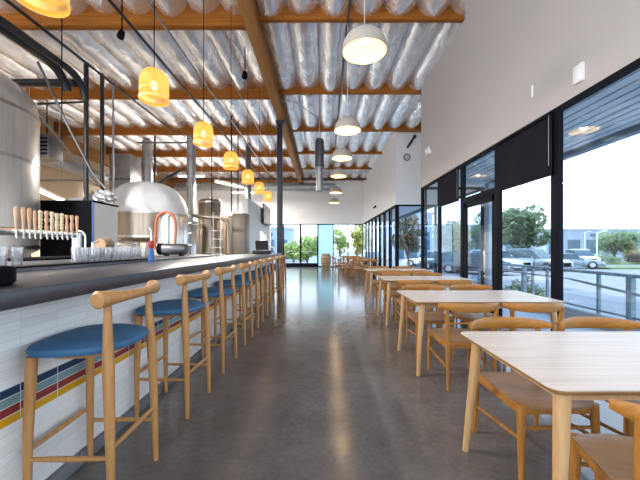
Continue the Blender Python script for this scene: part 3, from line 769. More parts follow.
pipe('black_riser', [(-5.32, 7.25, 2.35), (-5.32, 7.25, 5.45)], .05, 'black_pipe', 'black vertical riser above the black cold cabinet, left one')
pipe('black_riser', [(-5.3, 7.75, 2.35), (-5.3, 7.75, 5.5)], .045, 'black_pipe', 'black vertical riser above the white side of the cold cabinet')
pipe('silver_riser', [(-5.16, 7.95, 2.4), (-5.16, 7.95, 5.5)], .022, 'galv', 'thin silver riser beside the black risers')
pipe('diagonal_tube', [at(38, 62, 6.6), at(70, 130, 6.7), at(92, 172, 7.0), at(106, 189, 7.0)], .024, 'dull_metal', 'grey diagonal tube descending in front of the black risers', 'tube')
pipe('diagonal_tube', [at(36, 112, 7.8), at(98, 186, 7.5)], .025, 'galv', 'thin diagonal tube behind the big tank', 'tube')
pipe('hanging_cable', [(-4.05, 5.0, 3.0), (-4.05, 5.0, 5.7)], .008, 'black', 'thin black cable hanging in front of the big tank', 'cable')
pipe('cross_pipe', [at(38, 104, 7.25), at(83.5, 102, 7.25)], .025, 'black_pipe', 'thin black cross pipe reaching the left black riser')
pipe('cross_pipe', [(-9.2, 10.5, 3.5), (-7.6, 10.5, 3.5)], .03, 'dull_metal', 'grey rail across the tan wall beyond the big tank')
pipe('strut_brace', [at(157, 184, 11.5), (-5.02, 11.8, 4.25)], .05, 'black_pipe', 'black diagonal brace beside the tall steel stack', 'brace')
for nx_, (px, y0_, y1_, d, r) in enumerate([(155, 133, 186, 12.4, .035), (283, 0, 0, 0, 0)]):
    if d: pipe('vertical_pipe', [at(px, y1_, d), at(px, 140, d)+Vector((0, 0, 1.2))], r, 'black_pipe', 'dark vertical pipe behind the fabric dome')
pipe('thin_pole', [(-2.32*1.5, 10.2, 2.0), (-3.48, 10.2, 5.5)], .012, 'black', 'thin black drop rod above the steam pipe', 'rod')
pipe('thin_pole', [at(231.5, 213, 10.8), at(231.5, 111, 10.8)], .025, 'black_pipe', 'dark vertical pole behind the fifth woven pendant', 'pole')
pipe('thin_pole', [at(238, 213, 11.2), at(238, 115, 11.2)], .02, 'black_pipe', 'dark vertical pole above the tan cabinet', 'pole')
# spiral hanging cylinder fan
o = thing('duct_fan', 'grey cylindrical duct fan hanging from the ceiling above the aisle', 'fan', (-.05, 11, 3.25))
MB().lathe([(0, .80), (.13, .80), (.155, .83), (.155, 1.70), (.12, 1.78), (.03, 1.82), (0, 1.82)], n=28).build('housing', 'dull_metal', o)
MB().lathe([(.115, 0), (.12, 0), (.12, .74), (.17, .76), (.17, .80), (0, .80), (0, .6), (.10, .55), (.115, 0)], n=28).build('outlet', 'galv', o)
MB().tube([(0, 0, 1.8), (0, 0, 2.66)], .012).build('hanger', 'cord', o)
pipe('girder_conduit', [(-.05, 10.6, 5.56), (-.75, 9.2, 5.5), (-1.165, 9.2, 5.5)], .015, 'galv', 'thin silver conduit arcing from the girder to the fan', 'conduit')
for i, (px, py, d) in enumerate([(122, 32, 5.6), (245, 73, 7.0)]):
    o = thing('ceiling_sensor', ['small dark spotlight hanging under the foil above the taps', 'small dark spotlight on an arm beside the long girder'][i], 'spotlight', at(px, py, d))
    MB().tube([(0, 0, .0), (0, -.05, -.12)], [.05, .06], 12).build('housing', 'black', o); MB().tube([(0, 0, 0), (0, 0, 5.75-o.location.z)], .012, 8).build('mount', 'black', o)

# strip lights
def strip(a, bb, label, e=60):
    a, bb = Vector(a), Vector(bb); mid = (a+bb)/2; L = (bb-a).length
    o = thing('strip_light', label, 'strip light', mid, math.atan2(bb.y-a.y, bb.x-a.x))
    MB().box(-L/2, L/2, -.10, .10, 0, .07, .01).build('housing', 'white_paint', o)
    for s in (-.045, .045): MB().tube([(-L/2+.03, s, -.02), (L/2-.03, s, -.02)], .02).build('tube', 'tube', o)
    for s in (-.4, .4): MB().tube([(L*s, 0, .07), (L*s, 0, 5.7-mid.z)], .006, 6).build('hanger', 'cord', o)
    d = bpy.data.lights.new('tube_light', 'AREA'); d.shape = 'RECTANGLE'; d.size = L; d.size_y = .15; d.energy = e; d.color = (1, .94, .86)
    p = bpy.data.objects.new('tube_light', d); COL.objects.link(p); p.parent = o; p.location = (0, 0, -.06)
strip((-4.0, 12.2, 3.9), (-3.3, 13.4, 3.75), 'lit strip light hanging beyond the woven pendants', 150)
strip((-7.6, 8.2, 2.9), (-8.9, 11.0, 2.95), 'lit strip light seen behind the big tank', 170)
strip((-6.3, 2.0, 4.6), (-6.3, 4.4, 4.6), 'added unseen strip light over the brewing floor, beyond the picture edge', 330)  # added out-of-view lamp that brightens the kettle and brewery side
strip((-6.6, 14.8, 4.6), (-5.4, 14.8, 4.6), 'added lit strip light beyond the sheet-metal duct', 170)  # extra lamp put in to lift the dim back of the brewery
strip((-5.2, 18.6, 4.5), (-3.8, 18.6, 4.5), 'added lit strip light between the partition room and the end wall', 190)  # extra lamp put in to brighten the partition and end wall

# ------------------------------------------------------------------ brewery
# big tank
o = thing('fermenter_tank', 'huge pale steel fermenter tank cut by the picture edge', 'tank', (-7.0, 6.0, 0))
R = 1.30
pr = [(.25, .55), (R, 1.25), (R, 3.98)]+[(R*math.cos(a)**.55, 3.98+.75*math.sin(a)) for a in [PI/2*k/10 for k in range(1, 10)]]+[(0, 4.74)]
MB().lathe([(0, .55)]+pr, n=64).build('shell', 'pale_steel', o)
for z in (1.3, 3.0, 3.95): MB().lathe([(R, z-.03), (R+.012, z-.03), (R+.012, z+.03), (R, z+.03)], n=64).build('weld_band', 'steel', o)
for k in range(4):
    a = PI/4+PI/2*k; MB().tube([(R*.85*math.cos(a), R*.85*math.sin(a), 0), (R*.85*math.cos(a), R*.85*math.sin(a), 1.3)], .06).build('leg', 'steel', o)
MB().tube([(1.0, -1.0, 1.5), (1.02, -1.02, 4.3), (.8, -.8, 4.75)], .02).build('vent_pipe', 'chrome', o)

# fabric-topped kettle
o = thing('brew_kettle', 'steel brew kettle with a white wrinkled domed cover', 'tank', (-5.03, 9.3, 0))
R = 1.07
MB().lathe([(0, 1.45), (R*.9, 1.45), (R, 1.55), (R, 2.34), (0, 2.34)], n=56).build('shell', 'warm_steel', o)
for z in (1.60, 2.23): MB().lathe([(R, z-.02), (R+.012, z-.02), (R+.012, z+.02), (R, z+.02)], n=56).build('band', 'steel', o)
bm = MB(); rr = random.Random(5); rings = []; nn = 56
for j in range(13):
    a = PI/2*j/12; rad = R*1.015*math.cos(a)**.8 if j < 12 else .05; z = 2.25+.93*math.sin(a)
    rings.append([(math.cos(2*PI*k/nn)*rad*(1+.018*math.sin(k*2*PI/nn*9+j*.3)*math.sin(2*a)), math.sin(2*PI*k/nn)*rad*(1+.018*math.sin(k*2*PI/nn*9+j*.3)*math.sin(2*a)), z+.012*math.sin(k*1.7+j)*math.sin(2*a)) for k in range(nn)])
bm.loft(rings).build('domed_cover', 'cloth_white', o)
for k in range(4):
    a = PI/4+PI/2*k; MB().tube([(R*.85*math.cos(a), R*.85*math.sin(a), 0), (R*.85*math.cos(a), R*.85*math.sin(a), 1.5)], .05).build('leg', 'steel', o)
MB().tube([(-.3, -.95, 1.35), (-.1, -1.05, 1.40), (.25, -1.0, 1.35), (.3, -.9, 1.2)], .04).build('outlet_pipe', 'chrome', o)
MB().lathe([(0, -.04), (.22, -.04), (.22, 0), (0, 0)], (.75, -.68, 1.85), 24, 'Y').build('manway', 'steel', o)

# side vessel with hose
o = thing('sight_tank', 'slim pale vessel with a sight glass beside the brew kettle', 'tank', (-3.42, 7.5, 0))
MB().lathe([(0, .9), (.30, .9), (.33, 1.0), (.33, 1.98), (.30, 2.06), (0, 2.10)], n=36).build('shell', 'steel', o)
MB().box(-.16, .02, -.37, -.325, 1.1, 2.02, .01).build('sight_panel', 'pale_green', o)
MB().box(-.25, -.17, -.36, -.30, 1.05, 2.03, .01).build('white_rail', 'white_paint', o)
for a in range(3): MB().tube([(.25*math.cos(a*2.1), .25*math.sin(a*2.1), 0), (.25*math.cos(a*2.1), .25*math.sin(a*2.1), .95)], .03).build('leg', 'steel', o)
pts = []
for k in range(21):
    a = PI*k/20; pts.append((-.0-.22*math.cos(a), 0, .42*math.sin(a)**.55 if 0 < k < 20 else 0))
pts = [(-.25, 0, -.40)]+[(-.24, 0, -.2)]+pts+[(.21, 0, -.2), (.20, 0, -.36)]
hz = MB().tube(pts, .028, 10).build('orange_hose', 'orange_hose'); hz.location = (-3.44, 7.09, 1.66)
tag(hz, 'orange hose looped over the slim pale vessel', 'hose')
# manifold post in front
o = thing('valve_post', 'steel standpipe with valves beside the slim pale vessel', 'standpipe', (-2.98, 7.3, 0))
MB().tube([(0, 0, 0), (0, 0, 2.0), (0, 0, 2.9)], .018).build('pipe', 'dull_metal', o)
for z in (1.35, 1.62, 1.85):
    MB().lathe([(0, -.035), (.035, -.035), (.035, .035), (0, .035)], (0.0, 0, z), 14, 'X').build('valve', 'steel', o)
# wort tanks
def vessel(label, x, y, r, z0, z1, m='warm_steel'):
    o = thing('brewing_tank', label, 'tank', (x, y, 0))
    MB().lathe([(0, z0-.2), (r*.3, z0-.2), (r, z0+.1), (r, z1-.12), (r*.85, z1-.03), (r*.3, z1), (0, z1)], n=40).build('shell', m, o)
    MB().lathe([(0, z1), (r*.25, z1), (r*.25, z1+.07), (0, z1+.08)], n=20).build('manway', 'steel', o)
    for zz in (z0+.12, z1-.14): MB().lathe([(r, zz-.02), (r+.01, zz-.02), (r+.01, zz+.02), (r, zz+.02)], n=40).build('band', 'steel', o)
    for k in range(3):
        a = 2*PI*k/3+.4; MB().tube([(r*.8*math.cos(a), r*.8*math.sin(a), 0), (r*.8*math.cos(a), r*.8*math.sin(a), z0+.1)], .035).build('leg', 'steel', o)
    return o
vessel('tall warm-toned steel tank behind the bent steam pipe', -4.0, 11.6, .42, 1.0, 3.05)
vessel('steel tank standing beside the tall steel stack', -4.5, 10.76, .42, .9, 2.2, 'steel')
vessel('dark steel tank behind the ladder', -3.65, 13.0, .5, .9, 2.7, 'warm_steel')
o = thing('exhaust_stack', 'tall round steel exhaust stack rising to the ceiling', 'exhaust stack', (-4.86, 12.0, 2.2))
MB().tube([(0, 0, 0), (0, 0, 3.55)], .165, 24).build('flue', 'galv', o)
for z in (.3, 1.4): MB().lathe([(.165, z), (.18, z), (.18, z+.06), (.165, z+.06)], n=24).build('flue_band', 'steel', o)
MB().lathe([(.30, -.1), (.165, .2)], n=24).build('hood', 'dull_metal', o)
MB().tube([(0, 0, -2.2), (0, 0, -.05)], .2, 20).build('boiler', 'steel', o)
o = thing('exhaust_stack', 'grey vent stack rising above the fabric-topped kettle', 'exhaust stack', (-7.05, 13.0, 0))
MB().tube([(0, 0, 2.5), (0, 0, 5.62)], .19, 24).build('flue', 'galv', o); MB().tube([(0, 0, 0), (0, 0, 2.5)], .35, 24).build('boiler', 'steel', o)
o = thing('vent_pipe', 'grey vent pipe rising from behind the white partition', 'vent pipe', (-3.0, 13.2, 0))
MB().tube([(0, 0, 3.201), (0, 0, 5.6)], .11, 20).build('flue', 'dull_metal', o)
o = thing('sheet_metal_duct', 'square grey sheet-metal duct behind the kettle', 'duct', (-8.05, 13.2, 0))
MB().box(-.42, .42, -.4, .4, 0, 5.06, .01).build('duct_body', 'galv', o); MB().box(-.45, .45, -.43, .43, 4.0, 4.06).build('flange', 'dull_metal', o)
o = thing('unit_heater', 'grey louvred unit heater hanging behind the big tank', 'heater', at(47, 148, 9.5))
MB().box(-.28, .28, -.25, .25, -.35, .35, .02).build('housing', 'dull_metal', o)
for k in range(5): MB().box(-.22, .22, -.275, -.25, -.26+.11*k, -.21+.11*k).build('louvre', 'black', o)
MB().tube([(0, 0, .35), (0, 0, 5.8-o.location.z)], .015).build('hanger', 'black', o)
# bent steam pipe
o = pipe('steam_pipe', [(-4.15, 10, 2.38), (-3.9, 10, 2.28), (-3.15, 10, 2.22)]+bend((-3.15, 10, 2.22), (-2.93, 10, 2.22), (-2.91, 10, 1.95))+[(-2.9, 10, 0)], .055, 'warm_steel', 'warm steel pipe running across and bending down over the bar', n=16)
# ladder / valve rack
o = thing('pipe_rack', 'chrome pipe rack with rungs beside the bent pipe', 'rack', (-3.2, 9.5, 0))
for x in (-.0, .22): MB().tube([(x, 0, 0), (x, 0, 2.35)], .012).build('upright', 'steel', o)
for z in (1.1, 1.3, 1.55, 1.8): MB().tube([(-.05, 0, z), (.3, 0, z)], .012).build('rung', 'steel', o)
o = thing('metal_cabinet', 'tall grey-brown metal cabinet beside the white partition', 'cabinet', (-2.82, 11.3, 0))
MB().box(-.23, .23, -.3, .3, 0, 2.48, .01).build('body', 'tan_cab', o) if 'tan_cab' in M else None
M['tan_cab'] = mat('grey_brown_cabinet', (.20, .165, .13), .4, .3)
if not o.children: MB().box(-.23, .23, -.3, .3, 0, 2.48, .01).build('body', 'tan_cab', o)
MB().box(-.21, .21, -.315, -.3, .1, 2.4, .005).build('door', 'tan_cab', o)
# partition, TV, opening
pt = MB().box(-3.02, -2.80, 12.25, 14.7, 0, 3.2); pt.box(-3.02, -2.80, 16.5, 17.6, 0, 3.2); pt.box(-3.02, -2.80, 14.7, 16.5, 2.1, 3.2)
struct(pt.build('wall_partition', 'white_paint'), 'white partition wall beyond the bar', 'wall')
struct(MB().box(-6.2, -3.02, 17.4, 17.6, 0, 3.2).build('wall_partition_back', 'white_paint'), 'white back of the partition room', 'wall')
o = thing('television', 'dark flat television on the white partition', 'television', (-2.70, 15.9, 2.88))
MB().box(-.04, .04, -1.05, 1.05, -.46, .46, .01).build('casing', 'dark_plastic', o); MB().box(.041, .043, -1.0, 1.0, -.42, .42).build('screen', 'tv_screen', o) if 'tv_screen' in M else None
M['tv_screen'] = mat('tv_screen', (.10, .095, .09), .15)
MB().box(.0405, .044, -1.0, 1.0, -.42, .42).build('screen', 'tv_screen', o); MB().box(-.10, -.04, -.2, .2, -.15, .15).build('bracket', 'black', o)

# cold cabinet
o = thing('cold_cabinet', 'large cold cabinet with a black front and white side', 'cabinet', (-5.66, 7.5, 0))
MB().box(-.52, .62, -.42, .42, 0, 2.30).build('body', 'white_paint', o)
MB().box(-.53, .61, -.45, -.421, .0, 2.32).build('front', 'black', o)
MB().box(.612, .63, -.45, -.42, 0, 2.32).build('edge_strip', 'blue', o)
MB().box(-.53, .64, -.44, .44, 2.301, 2.34).build('top', 'black', o)
o = thing('white_carton', 'white box lying on the black cold cabinet', 'box', (-5.6, 7.4, 2.341))
MB().box(-.15, .15, -.1, .1, 0, .10, .004).build('carton', 'white_paint', o)
o = thing('foil_bundle', 'crumpled foil bundle on top of the cold cabinet', 'bundle', (-5.12, 7.5, 2.343))
rb = random.Random(2)
bm_ = MB(); bmesh.ops.create_icosphere(bm_.bm, subdivisions=4, radius=1)
for v in bm_.bm.verts:
    p = v.co; k = 1+.25*math.sin(p.x*9+p.z*5)*math.sin(p.y*8+1)+.1*math.sin(p.x*21)*math.sin(p.z*19)
    v.co = Vector((p.x*.30*k, p.y*.17*k, .15+p.z*.14*k))
bm_.build('foil', 'foil_dull', o)

# back counter with faucet, keg
o = thing('back_counter', 'dark work counter behind the taps', 'counter', (-4.0, 5.4, 0))
MB().box(-.35, .35, -1.2, 1.0, 0, 1.12).build('cabinet', 'dull_metal', o); MB().box(-.38, .38, -1.22, 1.02, 1.12, 1.16, .006).build('worktop', 'black', o)
o = thing('wooden_cask', 'small wooden cask lying on its side on the work counter', 'cask', (-3.90, 5.75, 1.161))
MB().box(-.1, .1, -.08, .08, 0, .05).build('cradle', 'black', o)
MB().lathe([(0, -.11), (.105, -.11), (.128, -.06), (.132, 0), (.128, .06), (.105, .11), (.09, .11), (.09, .10), (0, .10)], (0, 0, .185), 28, 'Y').build('staves', 'barrel_wood', o)
for y in (-.07, .07): MB().lathe([(.124, y-.010), (.130, y-.010), (.130, y+.010), (.124, y+.010)], (0, 0, .185), 28, 'Y').build('hoop', 'dull_metal', o)
o = thing('gooseneck_faucet', 'chrome gooseneck faucet on the work counter behind the glasses', 'faucet', (-3.72, 5.05, 1.161))
MB().tube([(0, 0, 0), (0, 0, .28)]+bend((0, 0, .28), (-.0, 0, .40), (-.09, 0, .40), 6)+bend((-.09, 0, .40), (-.2, 0, .40), (-.2, 0, .28), 6), .014, 10).build('spout', 'chrome', o)
MB().tube([(.12, 0, 0), (.12, 0, .22)], .02, 10).tube([(.12, 0, .2), (.22, 0, .24)], .01, 8).build('lever', 'chrome', o)

# glasses
def make_glass(loc, label):
    prof = [(0, 0), (.030, 0), (.033, .004), (.040, .145), (.0375, .145), (.031, .012), (0, .012)]
    o = MB().lathe(prof, n=16).build('beer_glass', 'cup'); o.location = loc
    return tag(o, label, 'glass', 'clear beer glasses racked on the service counter')
gl = None
for r in range(3):
    for k in range(7):
        x = -2.36-.14*r; y = 3.20+.175*k+.12*r
        if gl is None: gl = make_glass((x, y, 1.156), 'clear upturned beer glass in the rack on the service counter')
        else:
            c = gl.copy(); COL.objects.link(c); c.location = (x, y, 1.156)
for i, (x, y) in enumerate([(-2.45, 2.45), (-2.55, 2.55), (-2.45, 2.58)]):
    c = gl.copy(); COL.objects.link(c); c.location = (x, y, 1.156)
    c['label'] = 'clear beer glass standing under the taps by the picture edge'; c['group'] = 'clear beer glasses under the taps'
# bottle
o = thing('pump_bottle', 'blue and red bottle with a chrome pump at the back of the bar', 'bottle', (-1.99, 3.75, 1.131))
MB().lathe([(0, 0), (.032, 0), (.033, .01), (.028, .13), (.02, .16), (0, .16)], n=18).build('body', 'blue', o)
MB().lathe([(0, .161), (.024, .161), (.034, .20), (.03, .24), (.015, .25), (0, .25)], n=18).build('cap', 'red', o)
MB().tube([(0, 0, .25), (0, 0, .37), (-.02, 0, .40)], [.012, .012, .018], 10).build('pump', 'chrome', o)
o = thing('steel_canister', 'steel canister with a black end lying behind the bar', 'canister', (-2.55, 5.55, 1.156))
MB().lathe([(0, -.22), (.085, -.22), (.095, -.20), (.095, .20), (.085, .22), (0, .22)], (0, 0, .115), 24, 'X').build('body', 'dull_metal', o)
MB().lathe([(0, -.26), (.10, -.26), (.10, -.18), (.0, -.18)], (0, 0, .115), 24, 'X').build('cap', 'black', o)
for s in (-.13, .13): MB().box(s-.02, s+.02, -.06, .06, 0, .035).build('foot', 'black', o)
# till
o = thing('point_of_sale_terminal', 'black till with a tilted screen near the far end of the bar', 'till', (-1.62, 8.75, 1.131), .3)
MB().box(-.24, .24, -.2, .2, 0, .09, .015).build('base', 'dark_plastic', o)
MB().loft([[(-.17, -.10, .10), (.17, -.10, .10), (.17, -.08, .10), (-.17, -.08, .10)], [(-.17, .04, .36), (.17, .04, .36), (.17, .06, .35), (-.17, .06, .35)]]).build('screen', 'dark_plastic', o)
MB().tube([(0, .03, .08), (0, .04, .22)], .03).build('stand', 'steel', o)
MB().tube(bend((.2, 0, .09), (.3, 0, .3), (.36, 0, .06)), .012).build('cable', 'white_paint', o)
# black cloth edge at the picture edge
o = thing('black_caddy', 'rounded black caddy on the bar at the picture edge', 'caddy', (-1.47, 1.40, 1.131))
MB().lathe([(0, 0), (.085, 0), (.10, .015), (.10, .07), (.09, .085), (.08, .085), (.08, .02), (0, .02)], n=24).build('tray', 'black', o)

# ------------------------------------------------------------------ outside
GZ = -.50
struct(MB().box(XR+.15, 4.7, -6, YE-.15, -.3, -.01).build('terrace_floor', 'terrace'), 'blue-grey terrace outside the storefront', 'terrace')
struct(MB().box(-60, 120, YF+.2, 140, GZ-.2, GZ).box(XS+.15, 120, YS, YF+.2, GZ-.2, GZ).box(4.7, 120, -30, YS, GZ-.2, GZ).build('ground_parking_lot', 'asphalt'), 'sunlit parking lot', 'parking lot')
struct(MB().box(4.5, 4.72, -6, YE+3, GZ, .2, .01).build('curb_wall', 'curb'), 'low concrete upstand under the terrace railing', 'curb')
# canopy
cn = struct(MB().box(4.42, 4.56, -6, YE-.2, 2.93, 3.16).box(XR+.16, 4.42, -6, YE-.2, 3.06, 3.16).box(XS+.16, 4.5, YS+.2, YF, 3.06, 3.16).box(4.5, 4.6, YS+.2, YF, 2.93, 3.16).build('soffit_canopy', 'fascia'), 'canopy over the terrace', 'canopy')
sl = MB()
k = 0
while XR+.2+k*.165 < 4.30:
    x = XR+.2+k*.165; sl.box(x, x+.130, -6, YE-.2, 3.0, 3.02); k += 1
k = 0
while XS+.2+k*.165 < 4.30:
    x = XS+.2+k*.165; sl.box(x, x+.130, YS+.2, YF, 3.0, 3.02); k += 1
sl.build('soffit_slats', 'soffit', cn)
for i, y in enumerate((3.3, 5.5)):
    o = thing('soffit_downlight', ['round downlight in the slatted canopy outside the wide window', 'round downlight in the slatted canopy outside the shaded window'][i], 'downlight', (3.45+.0, y, 2.998))
    MB().lathe([(.06, -.03), (.11, -.03), (.12, 0), (0, 0)], n=24).build('trim_ring', 'chrome', o)
o = thing('canopy_post', 'pale square canopy post outside the glass door', 'post', (4.30, 9.0-.9, 0-.01))
MB().box(-.11, .11, -.11, .11, 0, 2.94, .01).build('shaft', 'bldg', o); MB().box(-.15, .15, -.15, .15, 0, .05).build('base_plate', 'curb', o)
# railing
rl = thing('terrace_railing', 'grey metal railing along the terrace outside the windows', 'railing', (4.6, 5, .2))
def rp(mb, name): return mb.build(name, 'rail_metal', rl)
rp(MB().tube([(0, -9, .68), (0, 4.6, .68)], .028, 10), 'top_rail')
rp(MB().tube([(0, .9, .52), (0, -9, -.35+.02)], .022, 10), 'sloping_rail')
rp(MB().tube([(0, .9, .52), (0, 4.6, .52)], .018, 10), 'middle_rail')
rp(MB().tube([(0, -9, .06), (0, 4.6, .06)], .018, 10), 'bottom_rail')
for x in [-3, -2.1, -1.2, -.25, .30, 1.5, 1.95, 2.25, 3.2, 4.3]:
    tkn = .04 if x in (-.25, 2.25) else .022
    rp(MB().box(-tkn, tkn, x-tkn, x+tkn, 0.001, .68), 'railing_post')

# cars
def car(name, label, loc, rz, paint, L=4.6, W=1.82, H=1.5, suv=False):
    t = thing(name, label, 'car', loc, rz)
    bh = .95 if suv else .80; z0 = .25
    def ring(x, zt, hw, zb=z0):
        return [(x, -hw, zb+.12), (x, -hw*.94, zb), (x, hw*.94, zb), (x, hw, zb+.12), (x, hw, zt-.18), (x, hw*.93, zt-.03), (x, hw*.7, zt), (x, -hw*.7, zt), (x, -hw*.93, zt-.03), (x, -hw, zt-.18)]
    hw = W/2
    st = [(-.5, bh*.72, hw*.82), (-.485, bh*.90, hw*.90), (-.40, bh, hw*.98), (-.1, bh+.03, hw), (.15, bh+.02, hw), (.25, bh*.97, hw*.99), (.42, bh*.88, hw*.95), (.485, bh*.76, hw*.87), (.5, bh*.62, hw*.80)]
    MB().loft([ring(x*L, zt, h) for x, zt, h in st]).build('body', paint, t)
    ca = [(-.46 if suv else -.40, bh), (-.38 if suv else -.22, H-.07), (-.05, H-.02), (.04, H-.05), (.20, bh+.01)]
    gl_ = [[(x*L, -hw*q, z) for (x, z), q in zip(ca, (.86, .76, .76, .76, .86))], [(x*L, hw*q, z) for (x, z), q in zip(ca, (.86, .76, .76, .76, .86))]]
    MB().loft(gl_).build('windows', 'car_glass', t)
    r0 = ca[1]; r1 = ca[3]
    MB().loft([[(r0[0]*L-.05, -hw*.72, r0[1]-.02), (r0[0]*L-.05, hw*.72, r0[1]-.02), (r0[0]*L-.02, hw*.68, r0[1]+.05), (r0[0]*L-.02, -hw*.68, r0[1]+.05)],
               [(-.05*L, -hw*.78, H-.05), (-.05*L, hw*.78, H-.05), (-.05*L, hw*.72, H+.02), (-.05*L, -hw*.72, H+.02)],
               [(r1[0]*L+.05, -hw*.78, r1[1]-.05), (r1[0]*L+.05, hw*.78, r1[1]-.05), (r1[0]*L, hw*.70, r1[1]+.02), (r1[0]*L, -hw*.70, r1[1]+.02)]]).build('roof', paint, t)
    for sx_ in (-.31, .31):
        for sy_ in (-1, 1):
            wv = MB().lathe([(0, -.11), (.22, -.11), (.32, -.09), (.34, 0), (.32, .09), (.22, .11), (0, .11)], (sx_*L, sy_*(hw-.10), .34), 24, 'Y').build('wheel', 'tyre', t)
            MB().lathe([(0, -.02), (.19, -.02), (.20, .02), (0, .02)], (sx_*L, sy_*(hw+.012), .34), 16, 'Y').build('hubcap', 'chrome', wv)
    for sy_ in (-1, 1):
        MB().box(.485*L-.10, .485*L+.03, sy_*hw*.68-.16, sy_*hw*.68+.16, bh*.62, bh*.76, .02).build('headlight', 'lamp_lens', t)
        MB().box(.10*L, .10*L+.14, sy_*(hw+.09)-.09, sy_*(hw+.09)+.09, bh+.0, bh+.14, .03).build('mirror', paint, t)
    MB().box(.5*L-.02, .5*L+.02, -hw*.5, hw*.5, bh*.38, bh*.70, .01).build('grille', 'black', t)
    MB().box(.5*L-.05, .5*L+.05, -hw*.82, hw*.82, z0+.02, bh*.35, .03).build('bumper', paint, t)
    return t
def gp(px, d): return ((px-321)/320*d, d, GZ)
car('parked_car', 'silver pickup-like car parked facing the terrace beyond the shaded pane', gp(534, 26), -1.15, 'car_silver', 4.9, 1.9, 1.7, True)
car('parked_car', 'white parked car behind the silver one, beyond the shaded pane', gp(498, 26.5), -1.1, 'car_white', 4.7, 1.85, 1.6, True)
car('parked_car', 'white car parked outside the wide window next to the light pole', gp(581, 34), -1.9, 'car_white', 4.6, 1.85, 1.62, True)
car('parked_car', 'low silver car in front of the white one, beside the thick window post', gp(571, 28), -.6, 'car_silver', 4.4, 1.8, 1.3)
car('parked_car', 'small pale car parked behind the planting strip beyond the wide window', gp(631, 44), .2, 'car_silver', 4.5, 1.8, 1.45)
car('parked_car', 'grey car parked outside the pane past the glass door', gp(447, 26), 2.6, 'car_grey', 4.5, 1.8, 1.45)
car('parked_car', 'dark car parked beyond the glass door', gp(474, 22), 2.4, 'car_grey', 4.5, 1.8, 1.45)
car('parked_car', 'white car parked beyond the last storefront pane', gp(428, 30), 2.6, 'car_white', 4.5, 1.8, 1.5)
car('parked_car', 'grey car parked outside the end exit doors', gp(291, 42), 0, 'car_grey', 4.5, 1.8, 1.4)

# trees
def tree(name, label, loc, h, r, trunk, leaf='leaf', n=2600, ls=.16, seed=1, squash=.75, cat='tree'):
    t = thing(name, label, cat, loc)
    rd = random.Random(seed)
    if trunk > 0:
        b = MB().tube([(0, 0, 0), (.05*r, .03, trunk*.6), (0, .05, trunk+.1)], [.045*r+.05, .035*r+.04, .03*r+.03], 10)
        for k in range(7):
            a = 2*PI*k/7+rd.random(); q = r*rd.uniform(.35, .6)
            b.tube([(0, .05, trunk*.9), (q*.5*math.cos(a), q*.5*math.sin(a), trunk+(h-trunk)*.3), (q*math.cos(a), q*math.sin(a), trunk+(h-trunk)*.6)], [.02*r+.02, .02*r, .01*r], 6)
        b.build('trunk', 'bark', t)
    cz = (h+trunk)/2; hz_ = (h-trunk)/2
    blobs = []
    for k in range(22):
        while True:
            p = Vector((rd.uniform(-1, 1), rd.uniform(-1, 1), rd.uniform(-1, 1)))
            if p.length < 1: break
        blobs.append((Vector((p.x*r*.68, p.y*r*.68, cz+p.z*hz_*.70)), r*rd.uniform(.26, .42)))
    bm = bmesh.new()
    for k in range(n):
        c, br = rd.choice(blobs)
        v = Vector((rd.gauss(0, 1), rd.gauss(0, 1), rd.gauss(0, 1))).normalized()*br*rd.uniform(.75, 1.08); v.z *= squash
        p = c+v; a = Vector((rd.gauss(0, 1), rd.gauss(0, 1), rd.gauss(0, 1))).normalized(); bb = a.orthogonal().normalized()
        s = ls*rd.uniform(.6, 1.3)
        bm.faces.new([bm.verts.new(p+a*s), bm.verts.new(p+bb*s*.5), bm.verts.new(p-a*s), bm.verts.new(p-bb*s*.5)])
    m = MB(); m.bm.free(); m.bm = bm; m.build('crown', leaf, t, norm=False)
    return t
tree('broadleaf_tree', 'big green tree beyond the shaded pane', gp(523, 31), 6.6, 3.1, 1.3, 'leaf', 6500, .2, 1)
tree('broadleaf_tree', 'green tree seen through the glass door', gp(486, 36), 6.0, 2.8, 1.2, 'leaf', 3600, .2, 2)
tree('broadleaf_tree', 'round pale green tree beside the light pole beyond the wide window', gp(614, 38), 3.95, 2.9, 1.1, 'leaf_pale', 4600, .15, 3)
tree('broadleaf_tree', 'brownish tree seen through the corner window', gp(408, 24), 4.6, 1.5, 1.0, 'leaf_brown', 2600, .13, 4)
tree('broadleaf_tree', 'yellow-leaved tree outside the end window in the corner', gp(357, 31), 3.9, 1.1, .9, 'leaf_yellow', 1600, .15, 5)
tree('broadleaf_tree', 'bright green tree outside the exit doors', gp(307, 30), 3.3, 1.5, .4, 'leaf_lime', 2200, .15, 6)
tree('broadleaf_tree', 'low green tree outside the exit doors beside the column', gp(293, 34), 2.6, 1.3, .4, 'leaf_lime', 1500, .15, 7)
tree('broadleaf_tree', 'dark tree outside the pane past the glass door', gp(458, 31), 4.8, 2.0, .8, 'leaf', 3000, .17, 8)
tree('broadleaf_tree', 'distant tree cluster at the edge beyond the wide window', gp(660, 60), 6.5, 3.5, 1.0, 'leaf', 1800, .3, 9)
tree('leafy_shrub', 'yellow shrub under the tree beyond the wide window', gp(631, 40), 2.4, 1.1, 0, 'leaf_yellow', 1200, .12, 10, cat='shrub')
tree('leafy_shrub', 'reddish shrub bed at the edge beyond the wide window', gp(637, 34), 1.3, 1.2, 0, 'leaf_brown', 1000, .1, 11, cat='shrub')
tree('leafy_shrub', 'low green shrub on the planting strip beyond the wide window', gp(606, 35), 1.0, 1.6, 0, 'leaf_pale', 1200, .1, 12, cat='shrub')
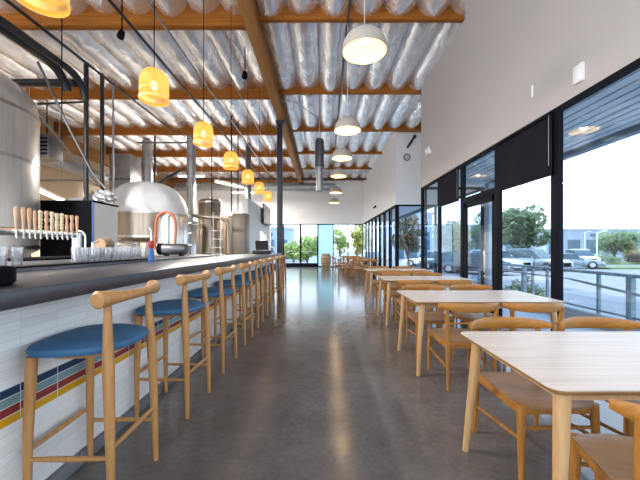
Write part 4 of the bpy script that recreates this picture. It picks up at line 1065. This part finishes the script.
tree('leafy_shrub', 'dark shrub beside the terrace railing outside the shaded pane', (5.9, 9.0, GZ), .95, .8, 0, 'leaf', 900, .07, 13, cat='shrub')
struct(MB().box(18, 48, 33.5, 37.5, GZ, GZ+.12).box(24, 60, 26.5, 29.5, GZ, GZ+.1).build('ground_planting_strip', 'lawn'), 'green planting strip in the parking lot', 'lawn')
# light poles
for i, (px, d, h) in enumerate([(597, 34, 3.4), (585, 55, 4.4)]):
    o = thing('light_pole', ['white parking lot light pole beside the round pale tree', 'distant parking lot light pole beyond the white car'][i], 'light pole', gp(px, d))
    MB().tube([(0, 0, 0), (0, 0, h)], .045 if i == 0 else .04).build('pole', 'white_paint', o)
    MB().tube([(0, 0, h), (.7, 0, h+.12)], .025).build('arm', 'white_paint', o); MB().box(.65, 1.0, -.12, .12, h+.1, h+.2, .02).build('lamp_head', 'white_paint', o)
# buildings
def building(label, x0, x1, y0, y1, h, bays):
    o = thing('office_building', label, 'building', ((x0+x1)/2, y0, GZ))
    w2 = (x1-x0)/2
    MB().box(-w2, w2, 0, y1-y0, 0, h).build('walls', 'bldg', o); MB().box(-w2-.2, w2+.2, -.2, y1-y0+.2, h, h+.35).build('parapet', 'bldg', o)
    bw = 2*w2/bays
    for k in range(bays):
        MB().box(-w2+bw*(k+.12), -w2+bw*(k+.78), -.08, .0, .2, h*.62).build('window', 'bldg_glass', o)
        if k % 2 == 0: MB().box(-w2+bw*(k+.3), -w2+bw*(k+.65), -.06, .0, h*.74, h*.86).build('upper_window', 'bldg_glass', o)
    return o
building('long pale blue office building across the lot beyond the wide window', 55, 110, 78, 95, 6.0, 12)
building('white flat building beyond the storefront panes', 22, 44, 66, 80, 6.2, 7)
building('pale blue building beyond the narrow end window', -16, -6, 62, 72, 5.4, 4)
building('white building outside the corner window', 10.5, 16, 46, 56, 6.5, 3)
tree('broadleaf_tree', 'pale hazy tree outside the clear end window', gp(340, 36), 4.2, 1.1, .8, 'leaf_lime', 1100, .16, 14)
tree('broadleaf_tree', 'tall yellow-green tree far outside the corner end window', gp(362, 44), 5.6, 1.9, .8, 'leaf_yellow', 2200, .18, 15)
# planter outside corner window
o = thing('planter_box', 'black planter box outside the corner window', 'planter', (3.7, 12.75, GZ))
MB().box(-.7, .5, -.25, .25, 0, 1.0, .01).build('box', 'black', o); MB().box(-.66, .46, -.21, .21, .98, 1.005).build('soil', 'bark', o)
